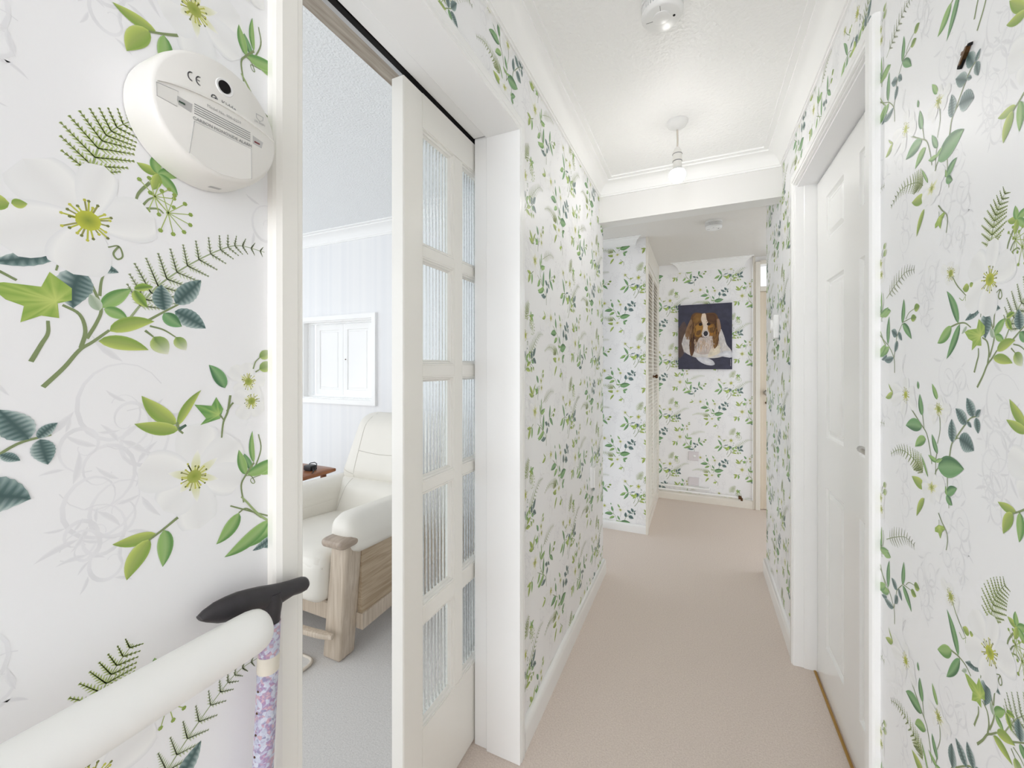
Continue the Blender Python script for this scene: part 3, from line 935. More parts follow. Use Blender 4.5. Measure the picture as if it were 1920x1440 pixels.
# ------------------------------------------------------------------ the rest of the shell
struct('floor', B(-0.71, 1.4, -3.4, 4.3, -0.1, 0), 'carpet', 'beige hall carpet running from the camera to the far wall', 'carpet')
struct('floor', B(-4.3, -0.71, -1.6, 2.5, -0.1, 0), 'carpet2', 'pale grey living room carpet under the armchair', 'carpet')
struct('ceiling', B(-0.6, 0.45, -3.4, YB0 + 0.02, CEIL, CEIL + 0.1), 'plaster', 'stippled white hall ceiling carrying the pendant bulb', 'ceiling')
struct('ceiling', B(-2.0, 1.4, YB1 - 0.02, 4.25, 2.2, 2.3), 'plaster_fine', 'lower ceiling beyond the lintel, colour darkened for its dim light', 'ceiling')
struct('ceiling', B(-4.3, -0.7, -1.6, YB0 + 0.02, CEIL, CEIL + 0.1), 'stipple', 'stippled living room ceiling seen through the doorway', 'ceiling')
struct('lintel', B(XL - 0.01, XR + 0.01, YB0, YB1, 2.07, 2.40), 'lintel', 'white boxed lintel across the end of the hall', 'lintel')
HX0, HX1, HZ0, HZ1 = -2.955, -2.225, 0.995, 1.600
lw = MB()
lw.box(-4.3, HX0, YB0, YB1, 0, 2.3).box(HX1, XL - 0.02, YB0, YB1, 0, 2.3).box(HX0, HX1, YB0, YB1, 0, HZ0).box(HX0, HX1, YB0, YB1, HZ1, 2.3)
struct('wall_lounge', lw, 'stripe', 'pale striped living room wall with the serving hatch', 'wall')
struct('wall_rear', B(-4.3, -0.66, -1.62, -1.5, 0, 0.3).box(-4.3, -3.9, -1.62, -1.5, 0.3, 2.3).box(-1.3, -0.66, -1.62, -1.5, 0.3, 2.3).box(-3.9, -1.3, -1.62, -1.5, 2.2, 2.3), 'stripe', 'living room front wall around its window, out of view', 'wall')
struct('wall_window', B(-4.35, -4.2, -1.6, YB1, 0, 0.3).box(-4.35, -4.2, -1.6, YB1, 2.25, 2.4).box(-4.35, -4.2, 2.0, YB1, 0, 2.4), 'stripe', 'living room side wall around its window, out of view', 'wall')
pk = MB()
pk.box(-0.775, -0.668, -1.6, YB0 + 0.01, 2.06, 2.3)
struct('wall_pocket', pk, 'white', 'boxed head over the sliding door track on the living room side', 'wall')
struct('trim_1', B(-0.773, -0.711, -0.4, YB0 - 0.01, 2.018, 2.062), 'raw', 'unpainted brownish board above the sliding door track', 'trim')
struct('wall_return', B(XR + 0.02, 1.4, 2.76, 2.862, 0, 2.3).box(1.3, 1.4, 2.8, 4.2, 2.0, 2.3), 'white', 'wall behind the right hall corner, out of view', 'wall')
struct('wall_passage', B(-2.1, -2.0, YB1 - 0.05, 3.3, 2.1, 2.3), 'white', 'wall over the side passage, out of view', 'wall')

# sliding door: track, leaf, reeded panes
trk = empty('sliding_track', (-0.69, 0.75, 1.99), 'aluminium sliding door track with a dark strip painted in for the shadow gap under the door head', 'track')
build('channel', B(-0.708, -0.688, 0.28, 2.0, 1.996, 2.03), 'alu', trk, bevel=0.002)
build('gap_shade_strip', B(-0.684, -0.670, 0.28, 2.0, 1.984, 2.01), 'dark', trk)  # solid near-black strip in place of the shadow above the door

door2 = empty('door_2', (-0.69, 1.2, 0.0), 'white sliding door with reeded glass panes in the left doorway', 'door', kind='structure')
DX, DB = -0.672, -0.712
DY0, DY1, DZ0, DZ1 = 0.818, 1.555, 0.012, 1.976
cols = [(0.897, 1.056), (1.100, 1.259), (1.303, 1.462)]
rows = [(0.266, 0.546), (0.594, 0.901), (0.930, 1.213), (1.246, 1.537), (1.568, 1.884)]
build('stile', B(DB, DX, DY0, cols[0][0], DZ0, DZ1), 'cream', door2, bevel=0.003)
build('stile', B(DB, DX, cols[2][1], DY1, DZ0, DZ1), 'cream', door2, bevel=0.003)
build('bottom_rail', B(DB, DX - 0.0005, cols[0][0], cols[2][1], DZ0, rows[0][0]), 'cream', door2, bevel=0.001)
build('top_rail', B(DB, DX - 0.0005, cols[0][0], cols[2][1], rows[-1][1], DZ1), 'cream', door2, bevel=0.001)
for a, b in ((cols[0][1], cols[1][0]), (cols[1][1], cols[2][0])):
    build('muntin', B(DB + 0.003, DX - 0.002, a, b, rows[0][0], rows[-1][1]), 'cream', door2, bevel=0.0015)
for r in range(4):
    for c in cols:
        build('muntin', B(DB + 0.003, DX - 0.002, c[0], c[1], rows[r][1], rows[r + 1][0]), 'cream', door2, bevel=0.0015)


def bead_ring(y0, y1, z0, z1, xf, xb, w):
    """sloping glazing bead round a pane, moulded in two steps"""
    mb = MB()
    prof = [(0.0, xf), (0.25 * w, xf), (0.32 * w, xf - 0.004), (0.62 * w, xf - 0.006), (0.7 * w, xf - 0.010), (w, xb)]
    rings = [[(x, y0 + o, z0 + o), (x, y1 - o, z0 + o), (x, y1 - o, z1 - o), (x, y0 + o, z1 - o)] for o, x in prof]
    return mb.loft(rings, True, False)


def reeded(y0, y1, z0, z1, xc):
    n = 9
    mb = MB()
    fr, bk = [], []
    m = n * 8
    for i in range(m + 1):
        y = y0 + (y1 - y0) * i / m
        ph = (i / 8.0) % 1.0
        x = xc + 0.0008 + 0.0017 * math.sin(PI * ph) ** 0.8
        fr.append((x, y))
        bk.append((xc - 0.002, y))
    ring = fr + bk[::-1]
    mb.loft([[(x, y, z0) for x, y in ring], [(x, y, z1) for x, y in ring]], True, True)
    return mb


for ci, c in enumerate(cols):
    for r in rows:
        build('glazing_bead', bead_ring(c[0], c[1], r[0], r[1], DX - 0.003, DX - 0.018, 0.014), 'cream', door2)
        p = build('pane', reeded(c[0] + 0.008, c[1] - 0.008, r[0] + 0.008, r[1] - 0.008, DX - 0.021), 'reeded', door2)
        p['label'] = 'reeded glass pane'

# left doorway: linings and architrave
t2 = empty('trim_2', (-0.58, 0.78, 0), 'white gloss architrave and lining round the sliding doorway', 'trim', kind='structure')
build('lining', B(-0.622, -0.503, Y1 - 0.003, Y1 + 0.03, 0, 1.99), 'gloss', t2, bevel=0.002)
build('lining', B(-0.669, -0.621, Y1 + 0.004, Y1 + 0.03, 0, 1.99), 'gloss', t2, bevel=0.002)
build('lining', B(-0.622, -0.503, Y0, Y1, 1.978, 2.0), 'gloss', t2, bevel=0.002)
build('lining', B(-0.669, -0.623, Y0, Y1, 1.986, 2.0), 'gloss', t2, bevel=0.002)
build('lining', B(-0.622, -0.503, Y0 - 0.03, Y0 - 0.001, 0, 1.99), 'cream', t2, bevel=0.002)


def arch_prof(w, d):
    """architrave profile: (distance from the opening, proud of the wall)"""
    return [(0, 0), (0, d * 0.55), (w * 0.06, d * 0.8), (w * 0.2, d * 0.86), (w * 0.26, d), (w * 0.8, d), (w * 0.95, d * 0.8), (w, d * 0.55), (w, 0)]


def architrave(xw, sg, ya, yb, zt, w, d):
    """three mitred lengths up, across and down round an opening; xw wall plane, sg = way into the hall"""
    pr = arch_prof(w, d)
    out = []
    L_ = [[(xw + sg * h, ya - o, 0) for o, h in pr], [(xw + sg * h, ya - o, zt + o) for o, h in pr]]
    R_ = [[(xw + sg * h, yb + o, 0) for o, h in pr], [(xw + sg * h, yb + o, zt + o) for o, h in pr]]
    H_ = [[(xw + sg * h, ya - o, zt + o) for o, h in pr], [(xw + sg * h, yb + o, zt + o) for o, h in pr]]
    return [MB().loft(q) for q in (L_, H_, R_)]


near_, head_, far_ = architrave(XL, 1, Y0, Y1, 1.982, 0.042, 0.018)
build('architrave', near_, 'cream', t2)
build('architrave', head_, 'gloss', t2)
build('architrave', far_, 'gloss', t2)

# right doorway and six-panel door
t3 = empty('trim_3', (0.38, 1.62, 0), 'white gloss architrave and lining round the panelled door', 'trim', kind='structure')
R0_, R1_, RZ = 1.222, 2.028, 1.992
for q in architrave(XR, -1, R0_, R1_, RZ + 0.004, 0.044, 0.018):
    build('architrave', q, 'gloss', t3)
for y0, y1 in ((R0_ - 0.03, R0_ + 0.0012), (R1_ - 0.0012, R1_ + 0.03)):
    build('lining', B(XR - 0.008, 0.398, y0, y1, 0, RZ), 'gloss', t3, bevel=0.002)
    yy = (y0, y1 + 0.004) if y0 < 1.5 else (y0 - 0.004, y1)
    build('lining', B(0.396, 0.50, yy[0] + (0.0 if y0 > 1.5 else 0), yy[1], 0, RZ), 'gloss', t3, bevel=0.002)
build('lining', B(XR - 0.008, 0.398, R0_, R1_, RZ, RZ + 0.03), 'gloss', t3, bevel=0.002)
build('lining', B(0.396, 0.50, R0_, R1_, RZ - 0.004, RZ + 0.03), 'gloss', t3, bevel=0.002)
door1 = empty('door_1', (0.46, 1.62, 0), 'white six-panel door on the right of the hall', 'door', kind='structure')
FX = 0.440
PY = [(1.340, 1.545), (1.690, 1.893)]
PZ = [(0.180, 0.785), (0.975, 1.565), (1.715, 1.882)]
ycut = [R0_ + 0.006, PY[0][0], PY[0][1], PY[1][0], PY[1][1], R1_ - 0.007]
zcut = [0.008, PZ[0][0], PZ[0][1], PZ[1][0], PZ[1][1], PZ[2][0], PZ[2][1], RZ - 0.012]
leaf = MB()
for i in range(5):
    for j in range(7):
        if i in (1, 3) and j in (1, 3, 5):
            continue
        y0, y1, z0, z1 = ycut[i], ycut[i + 1], zcut[j], zcut[j + 1]
        leaf.add([(FX, y0, z0), (FX, y1, z0), (FX, y1, z1), (FX, y0, z1)], [(0, 1, 2, 3)])
y0, y1, z0, z1 = ycut[0], ycut[-1], zcut[0], zcut[-1]
bx = 0.478
leaf.add([(FX, y0, z0), (FX, y1, z0), (FX, y1, z1), (FX, y0, z1), (bx, y0, z0), (bx, y1, z0), (bx, y1, z1), (bx, y0, z1)],
         [(0, 1, 5, 4), (1, 2, 6, 5), (2, 3, 7, 6), (3, 0, 4, 7), (4, 5, 6, 7)])
build('leaf', leaf, 'gloss', door1)
for py in PY:
    for pz in PZ:
        w = 1.0
        prof = [(0, 0), (0.004, 0.005), (0.010, 0.0085), (0.016, 0.0085), (0.030, 0.002), (0.034, 0.0018)]
        rings = [[(FX + h, py[0] + o, pz[0] + o), (FX + h, py[1] - o, pz[0] + o), (FX + h, py[1] - o, pz[1] - o), (FX + h, py[0] + o, pz[1] - o)] for o, h in prof]
        mb = MB().loft(rings, True, False)
        n_ = len(mb.v)
        mb.f.append((n_ - 4, n_ - 3, n_ - 2, n_ - 1))
        build('panel', mb, 'gloss', door1)
hd = build('handle', MB().lathe([(0.024, 0), (0.024, -0.005), (0.012, -0.008), (0.009, -0.03), (0.009, -0.042)], (FX, 1.29, 1.02), 'x', 16).tube([(FX - 0.04, 1.285, 1.02), (FX - 0.043, 1.34, 1.02), (FX - 0.040, 1.395, 1.018), (FX - 0.036, 1.41, 1.014)], [0.009, 0.010, 0.009, 0.006], 10), 'chrome', door1, smooth=40)
hd['label'] = 'metal lever handle'
struct('trim_4', B(0.428, 0.438, R0_ + 0.002, R1_ - 0.002, 0, 0.005), 'brass', 'thin brass carpet strip under the panelled door', 'trim', bevel=0.002)

# skirting boards with a rounded top
def skirt(pts, ht, th, side):
    """run of skirting along pts (x, y); side = +1/-1 pushes it to the left/right of the way"""
    prof = [(0, 0), (th, 0), (th, ht * 0.70), (th * 0.92, ht * 0.86), (th * 0.6, ht * 0.97), (th * 0.3, ht), (0, ht)]
    rings = []
    n = len(pts)
    P = [Vector(p) for p in pts]
    for i, p in enumerate(P):
        if i == 0:
            d = (P[1] - P[0]).normalized()
            nn = Vector((-d.y, d.x)) * side
        elif i == n - 1:
            d = (P[-1] - P[-2]).normalized()
            nn = Vector((-d.y, d.x)) * side
        else:
            d0 = (P[i] - P[i - 1]).normalized()
            d1 = (P[i + 1] - P[i]).normalized()
            n0 = Vector((-d0.y, d0.x)) * side
            n1 = Vector((-d1.y, d1.x)) * side
            nn = (n0 + n1).normalized()
            nn = nn / max(0.3, nn.dot(n0))
        rings.append([(p.x + nn.x * o, p.y + nn.y * o, z) for o, z in prof])
    return MB().loft(rings)


struct('baseboard_left', skirt([(XL, Y1 + 0.042), (XL, YB1), (XL - 0.12, YB1)], 0.088, 0.016, -1), 'gloss', 'white rounded skirting along the left hall wall', 'skirting board', smooth=50)
struct('baseboard_right', skirt([(XR, R1_ + 0.044), (XR, 2.863), (XR + 0.12, 2.863)], 0.088, 0.016, 1), 'gloss', 'white rounded skirting along the right hall wall', 'skirting board', smooth=50)
struct('baseboard_alcove', skirt([(-2.0, 3.17), (-0.352, 3.17)], 0.062, 0.016, -1), 'gloss', 'white skirting under the wall beside the louvred cupboard', 'skirting board', smooth=50)
struct('baseboard_end', skirt([(-0.36, 4.12), (0.434, 4.12)], 0.072, 0.016, -1), 'frame_cream', 'ivory skirting along the far wall below the painting', 'skirting board', smooth=50)

# cornices
CP = [(0.0, -0.075), (0.006, -0.075), (0.006, -0.066), (0.011, -0.066), (0.015, -0.058), (0.023, -0.040), (0.036, -0.026), (0.053, -0.017), (0.066, -0.014), (0.066, -0.007), (0.088, -0.007), (0.088, 0.0), (0.0, 0.0)]


def cornice(xl, xr, yb, y_start, z, prof):
    return MB().loft([[(xl + o, y_start, z + h) for o, h in prof], [(xl + o, yb - o, z + h) for o, h in prof],
                      [(xr - o, yb - o, z + h) for o, h in prof], [(xr - o, y_start, z + h) for o, h in prof]])


struct('trim_5', cornice(XL, XR, YB0, -3.3, CEIL, CP), 'cove', 'white moulded cornice round the hall ceiling', 'cornice', smooth=30)
CP2 = [(o * 1.28, h) for o, h in CP]
struct('trim_6', MB().loft([[(-4.2, YB0 - o, CEIL + h) for o, h in CP2], [(-0.757, YB0 - o, CEIL + h) for o, h in CP2]]), 'cove', 'white cornice along the living room wall above the hatch', 'cornice', smooth=30)
struct('trim_7', MB().loft([[(-0.155 - o * 0.9, 4.12 - o, 2.2 + h) for o, h in CP], [(0.365 + o * 0.8, 4.12 - o, 2.2 + h) for o, h in CP]]), 'cove', 'short length of cornice with cut ends on the far wall', 'cornice', smooth=30)
struct('trim_8', MB().loft([[(-2.0, 3.17 - o, 2.2 + h * 0.6) for o, h in CP], [(-0.43 + o * 0.6, 3.17 - o, 2.2 + h * 0.6) for o, h in CP]]), 'cove', 'cornice with a cut end above the wall beside the louvred cupboard', 'cornice', smooth=30)

# louvred cupboard
cup = empty('louvred_cupboard', (-0.40, 3.65, 0), 'built-in cupboard with white louvred doors facing the hall', 'cupboard')
build('frame', B(-0.352, -0.335, 3.150, 3.19, 0, 2.2).box(-0.40, -0.338, 4.075, 4.12, 0, 2.2).box(-0.40, -0.342, 3.19, 4.075, 2.035, 2.2).box(-0.40, -0.342, 3.19, 4.075, 0, 0.06), 'frame_cream', cup, bevel=0.002)
build('back', B(-0.96, -0.95, 3.19, 4.13, 0, 2.2), 'frame_cream', cup)
for y0, y1 in ((3.194, 3.632), (3.636, 4.072)):
    d = build('door', B(-0.372, -0.345, y0, y0 + 0.030, 0.065, 2.03).box(-0.372, -0.345, y1 - 0.030, y1, 0.065, 2.03).box(-0.372, -0.345, y0 + 0.030, y1 - 0.030, 0.065, 0.13).box(-0.372, -0.345, y0 + 0.030, y1 - 0.030, 1.99, 2.03), 'frame_cream', cup, bevel=0.002)
    sl = MB()
    z = 0.145
    while z < 1.985:
        a, b = y0 + 0.031, y1 - 0.031
        sl.hexa([(-0.374, a, z + 0.012), (-0.346, a, z - 0.010), (-0.346, b, z - 0.010), (-0.374, b, z + 0.012), (-0.374, a, z + 0.017), (-0.346, a, z - 0.005), (-0.346, b, z - 0.005), (-0.374, b, z + 0.017)])
        z += 0.0310
    s = build('slats', sl, 'frame_cream', d)
    s['kind'] = 'stuff'
    build('knob', MB().lathe([(0.012, 0), (0.007, 0.008), (0.007, 0.016), (0.016, 0.022), (0.017, 0.030), (0.010, 0.036)], (-0.345, 3.655 if y0 > 3.5 else 3.615, 1.16), 'x', 14), 'bronze', d, smooth=40)

# front door with fanlight beyond the right corner
t9 = empty('trim_9', (0.6, 4.12, 0), 'ivory front door frame at the far right', 'door frame', kind='structure')
build('architrave', B(0.434, 0.452, 4.098, 4.121, 0, 2.2), 'frame_cream', t9, bevel=0.004)
build('jamb', B(0.450, 0.487, 4.085, 4.20, 0, 2.15), 'frame_cream', t9, bevel=0.004)
build('jamb', B(1.25, 1.30, 4.085, 4.20, 0, 2.15), 'frame_cream', t9, bevel=0.004)
build('head', B(0.487, 1.25, 4.09, 4.20, 2.125, 2.16), 'frame_cream', t9, bevel=0.004)
build('transom_bar', B(0.487, 1.25, 4.09, 4.20, 1.895, 1.935), 'frame_cream', t9, bevel=0.004)
win = empty('window_1', (0.87, 4.17, 1.935), 'bright fanlight pane over the front door at the far right', 'window', kind='structure')
build('pane', B(0.487, 1.25, 4.165, 4.170, 1.935, 2.125), 'clear', win)
build('glazing_bead', B(0.487, 0.497, 4.145, 4.165, 1.935, 2.125).box(1.24, 1.25, 4.145, 4.165, 1.935, 2.125), 'frame_cream', win)
d3 = empty('door_3', (0.87, 4.16, 0), 'cream front door just showing past the right corner', 'door', kind='structure')
build('leaf', B(0.490, 1.247, 4.13, 4.175, 0.005, 1.893), 'doorwood', d3, bevel=0.003)
build('stile', B(0.490, 0.512, 4.118, 4.131, 0.005, 1.893), 'doorwood', d3, bevel=0.003)
build('knob', MB().lathe([(0.022, 0), (0.022, -0.004), (0.010, -0.008), (0.010, -0.03), (0.024, -0.04), (0.026, -0.052), (0.016, -0.062)], (0.535, 4.118, 1.02), 'y', 16), 'chrome', d3, smooth=40)
build('lock', MB().lathe([(0.010, 0), (0.010, -0.006)], (0.535, 4.118, 0.93), 'y', 12), 'bronze', d3)

# serving hatch
hat = empty('serving_hatch', (-2.59, YB0, 0.95), 'white framed serving hatch with closed shutters in the living room wall', 'hatch')


def frame_ring(x0, x1, z0, z1, prof):
    rings = [[(x0 + o, y, z0 + o), (x1 - o, y, z0 + o), (x1 - o, y, z1 - o), (x0 + o, y, z1 - o)] for o, y in prof]
    return MB().loft(rings, True, False)


build('frame', frame_ring(-3.0, -2.18, 0.95, 1.645, [(0, YB0), (0, YB0 - 0.022), (0.036, YB0 - 0.022), (0.040, YB0 - 0.012), (0.046, YB0 - 0.010), (0.046, YB0 + 0.035), (0.058, YB0 + 0.035), (0.058, YB0 + 0.075)]), 'gloss', hat)
for x0, x1 in ((-2.897, -2.591), (-2.589, -2.283)):
    z0, z1 = 1.012, 1.585
    mb = MB().loft([[(x0 + o, y, z0 + o), (x1 - o, y, z0 + o), (x1 - o, y, z1 - o), (x0 + o, y, z1 - o)] for o, y in [(0, YB0 + 0.09), (0, YB0 + 0.062), (0.045, YB0 + 0.062), (0.048, YB0 + 0.070), (0.060, YB0 + 0.070), (0.064, YB0 + 0.066)]], True, False)
    n_ = len(mb.v)
    mb.f.append((n_ - 4, n_ - 3, n_ - 2, n_ - 1))
    mb.f.append((0, 1, 2, 3))
    sh = build('shutter', mb, 'gloss', hat)
    if x0 > -2.6:
        build('knob', MB().lathe([(0.004, 0), (0.004, -0.006), (0.002, -0.009)], (-2.56, YB0 + 0.062, 1.30), 'y', 10), 'bronze', sh)

# ------------------------------------------------------------------ ceiling fittings
def smoke_alarm(loc, r, label):
    x, y, z = loc
    t = empty('smoke_alarm', (x, y, z), label, 'smoke alarm')
    build('base', MB().lathe([(r * 0.98, 0.0), (r, -0.008), (r, -0.014)], loc, 'z', 40), 'plastic', t, smooth=40)
    build('body', MB().lathe([(r * 0.86, -0.014), (r * 0.86, -0.034), (r * 0.98, -0.036), (r * 0.97, -0.042), (r * 0.90, -0.048), (r * 0.84, -0.050)], loc, 'z', 40), 'plastic', t, smooth=30)
    ribs = MB()
    n = 44
    for k in range(n):
        a = 2 * PI * k / n
        c, s = math.cos(a), math.sin(a)
        w = 0.0016
        r0, r1 = r * 0.85, r * 0.965
        vs = []
        for zz in (-0.0145, -0.0362):
            for rr, sg in ((r0, -1), (r1, -1), (r1, 1), (r0, 1)):
                vs.append((x + c * rr - s * w * sg, y + s * rr + c * w * sg, z + zz))
        ribs.hexa(vs)
    b = build('vent_ribs', ribs, 'plastic', t)
    b['kind'] = 'stuff'
    build('test_button', MB().lathe([(r * 0.40, -0.0495), (r * 0.40, -0.0525), (r * 0.36, -0.0535)], (x - 0.002, y - 0.006, z), 'z', 28), 'plastic', t, smooth=40)
    build('indicator', MB().lathe([(0.0035, -0.0495), (0.0035, -0.0510)], (x + r * 0.55, y + r * 0.02, z), 'z', 12), 'dark', t)
    build('groove', B(x - r * 0.75, x - r * 0.43, y - 0.0010, y + 0.0010, z - 0.0504, z - 0.0495), 'grey_print', t)
    build('groove', B(x - 0.003, x - 0.0015, y - r * 0.8, y - r * 0.45, z - 0.0504, z - 0.0495), 'grey_print', t)
    return t


smoke_alarm((-0.094, 1.245, CEIL), 0.058, 'round white smoke alarm on the hall ceiling nearest the camera')
smoke_alarm((0.093, 3.0, 2.2), 0.052, 'white smoke alarm on the lower ceiling beyond the lintel')

PXY = (-0.081, 1.885)
pen = empty('pendant_lamp', (PXY[0], PXY[1], CEIL), 'bare lit bulb hanging on a white pendant flex in the hall', 'lamp')
c = (PXY[0], PXY[1], CEIL)
build('ceiling_rose', MB().lathe([(0.044, 0), (0.043, -0.006), (0.036, -0.018), (0.024, -0.026), (0.012, -0.030), (0.004, -0.034)], c, 'z', 32), 'plastic', pen, smooth=40)
build('cord', MB().tube([(c[0], c[1], CEIL - 0.03), (c[0] + 0.001, c[1], CEIL - 0.075), (c[0], c[1], CEIL - 0.120)], 0.0035, 8), 'cord', pen, smooth=60)
hol = build('lamp_holder', MB().lathe([(0.005, -0.108), (0.009, -0.112), (0.016, -0.124), (0.0185, -0.136), (0.0185, -0.168), (0.0175, -0.170), (0.0175, -0.196)], c, 'z', 28), 'plastic_cream', pen, smooth=35)
build('holder_ring', MB().lathe([(0.0195, -0.137), (0.0205, -0.139), (0.0195, -0.1405)], c, 'z', 28), 'grey_print', hol)
build('holder_ring', MB().lathe([(0.0188, -0.167), (0.0198, -0.169), (0.0188, -0.171)], c, 'z', 28), 'grey_print', hol)
neck = [(0.0145, -0.194), (0.016, -0.200), (0.0195, -0.207)]
dome = []
for k in range(17):
    a = -0.95 + (PI / 2 + 0.95) * k / 16
    p = (0.033 * math.cos(a) if k < 16 else 0.0008, -0.227 - 0.033 * math.sin(a))
    (neck if a < -0.5 else dome).append(p)
neck.append(dome[0])
build('bulb_housing', MB().lathe(neck, c, 'z', 32), 'plastic', pen, smooth=60)
bl = build('bulb', MB().lathe(dome, c, 'z', 32), 'bulb', pen, smooth=60)
bl['label'] = 'glowing bulb'

# ------------------------------------------------------------------ carbon monoxide alarm on the left wall
AY, AZ, AX = 0.2745, 1.510, -0.475
alarm = empty('carbon_monoxide_alarm', (XL, AY, AZ), 'round ivory carbon monoxide alarm on the left wall beside the doorway', 'alarm')
build('body', MB().lathe([(0.0665, 0.001), (0.0668, 0.004), (0.0664, 0.030), (0.0650, 0.038), (0.0628, 0.0432), (0.0600, 0.045)], (XL, AY, AZ), 'x', 72), 'plastic_cream', alarm, smooth=40)


def on_face(pts, h0, h1):
    """flat piece on the alarm's face; pts in metres right / up of its middle"""
    n = len(pts)
    return MB().loft([[(AX + h0, AY + u, AZ + v) for u, v in pts], [(AX + h1, AY + u, AZ + v) for u, v in pts]])


def line_on(pts, w, h=0.0005):
    mb = MB()
    for (u0, v0), (u1, v1) in zip(pts, pts[1:]):
        d = Vector((u1 - u0, v1 - v0)).normalized() * w / 2
        q = Vector((-d.y, d.x))
        ps = [(u0 - d.x + q.x, v0 - d.y + q.y), (u0 - d.x - q.x, v0 - d.y - q.y), (u1 + d.x - q.x, v1 + d.y - q.y), (u1 + d.x + q.x, v1 + d.y + q.y)]
        mb.loft([[(AX - 0.0003, AY + u, AZ + v) for u, v in ps], [(AX + h, AY + u, AZ + v) for u, v in ps]])
    return mb


build('sounder_hole', MB().lathe([(0.0064, -0.0005), (0.0064, 0.0012), (0.0052, 0.0012)], (AX, AY + 0.0028, AZ + 0.0382), 'x', 24), 'dark', alarm)
build('hole_rim', MB().lathe([(0.0098, -0.0005), (0.0088, 0.0009), (0.0066, 0.0006)], (AX, AY + 0.0032, AZ + 0.0380), 'x', 28, False), 'plastic', alarm, smooth=50)
ridge = [(-0.0585 + 0.119 * i / 20, 0.0065 + 0.0125 * math.sin(PI * i / 20) ** 0.8) for i in range(21)]
build('ridge', on_face(ridge + [(u, v - 0.0025 * math.sin(PI * i / 20) - 0.0004) for i, (u, v) in reversed(list(enumerate(ridge)))], -0.0005, 0.0016), 'plastic_cream', alarm, smooth=30)
sl = empty('vent', (AX, AY, AZ), None, None)
bpy.data.objects.remove(sl)
for k in range(5):
    v = 0.0030 - 0.0024 * k
    build('vent_slot', on_face([(-0.0265, v), (0.0315, v), (0.0315, v - 0.0007), (-0.0265, v - 0.0007)], -0.0003, 0.0004), 'grey_print', alarm)
build('battery_cover', on_face([(-0.0262, -0.0155), (0.0318, -0.0155), (0.0325, -0.0165), (0.0325, -0.0500), (0.0200, -0.0562), (0.0, -0.0592), (-0.0180, -0.0568), (-0.0312, -0.0505), (-0.0268, -0.0165)], -0.0005, 0.0007), 'plastic_cream', alarm)
build('cover_joint', line_on([(-0.0312, -0.0505), (-0.0266, -0.0157), (0.0322, -0.0157), (0.0327, -0.0500)], 0.0005, 0.0008), 'pale_print', alarm)
build('label_plate', on_face([(-0.0592, 0.0040), (-0.0415, 0.0062), (-0.0425, -0.0088), (-0.0585, -0.0078)], -0.0003, 0.0004), 'plastic_cream', alarm)
build('label_line', line_on([(-0.0410, 0.0066), (-0.0592, 0.0045), (-0.0586, -0.0082), (-0.0420, -0.0092)], 0.0004, 0.0005), 'pale_print', alarm)
build('window', on_face([(-0.0435, 0.0020), (-0.0285, 0.0010), (-0.0295, -0.0080), (-0.0405, -0.0065)], -0.0003, 0.0003), 'pale_print', alarm)
build('indicator', on_face([(-0.0405, -0.0022), (-0.0350, -0.0024), (-0.0350, -0.0040), (-0.0405, -0.0038)], 0, 0.0007), 'green', alarm)
build('window', on_face([(0.0345, 0.0012), (0.0468, -0.0010), (0.0450, -0.0085), (0.0345, -0.0078)], -0.0003, 0.0003), 'pale_print', alarm)
build('indicator', on_face([(0.0362, -0.0042), (0.0425, -0.0044), (0.0425, -0.0060), (0.0362, -0.0058)], 0, 0.0007), 'red', alarm)
build('bottom_latch', MB().add([(XL + 0.016, AY + 0.002, AZ - 0.0668), (XL + 0.022, AY + 0.002, AZ - 0.0668), (XL + 0.022, AY + 0.014, AZ - 0.0654), (XL + 0.016, AY + 0.014, AZ - 0.0654)], [(0, 1, 2, 3)]), 'pale_print', alarm)
FACE = Matrix(((0, 0, 1, 0), (1, 0, 0, 0), (0, 1, 0, 0), (0, 0, 0, 1)))


def face_text(s, u, v, size, m):
    return text('lettering', s, size, Matrix.Translation((AX + 0.0006, AY + u, AZ + v)) @ FACE, m, alarm, 0.0001)


# CE mark drawn as two arcs with a middle bar
ce = MB()
for cu in (-0.0290, -0.0215):
    pts = [(cu + 0.0034 * math.cos(a), 0.0292 + 0.0042 * math.sin(a)) for a in [PI * 0.5 + PI * i / 8 for i in range(9)]]
    q = line_on(pts, 0.0011, 0.0004)
    ce.add(q.v, q.f)
q = line_on([(-0.0246, 0.0292), (-0.0220, 0.0292)], 0.0010, 0.0004)
ce.add(q.v, q.f)
build('ce_mark', ce, 'grey_print', alarm)
face_text('Kidde', 0.0074, 0.0198, 0.0066, 'grey_print')
lg = line_on([(-0.0074 + 0.0027 * math.cos(a), 0.0204 + 0.0027 * math.sin(a)) for a in [0.6 + 5.2 * i / 10 for i in range(11)]], 0.0010, 0.0004)
q = line_on([(-0.0098, 0.0192), (-0.0062, 0.0206), (-0.0046, 0.0208)], 0.0014, 0.0004)
lg.add(q.v, q.f)
build('logo', lg, 'grey_print', alarm)
face_text('Model No. 900-0259', 0.003, 0.0080, 0.0042, 'pale_print')
face_text('CARBON MONOXIDE ALARM', 0.0025, -0.0124, 0.0046, 'grey_print')
tri = [(0.0385, 0.0292), (0.0470, 0.0292), (0.0465, 0.0250), (0.0428, 0.0222), (0.0388, 0.0250), (0.0385, 0.0292)]
build('kite_mark', line_on(tri, 0.0005, 0.0004), 'pale_print', alarm)
face_text('EN 50291', 0.0428, 0.0200, 0.0032, 'pale_print')

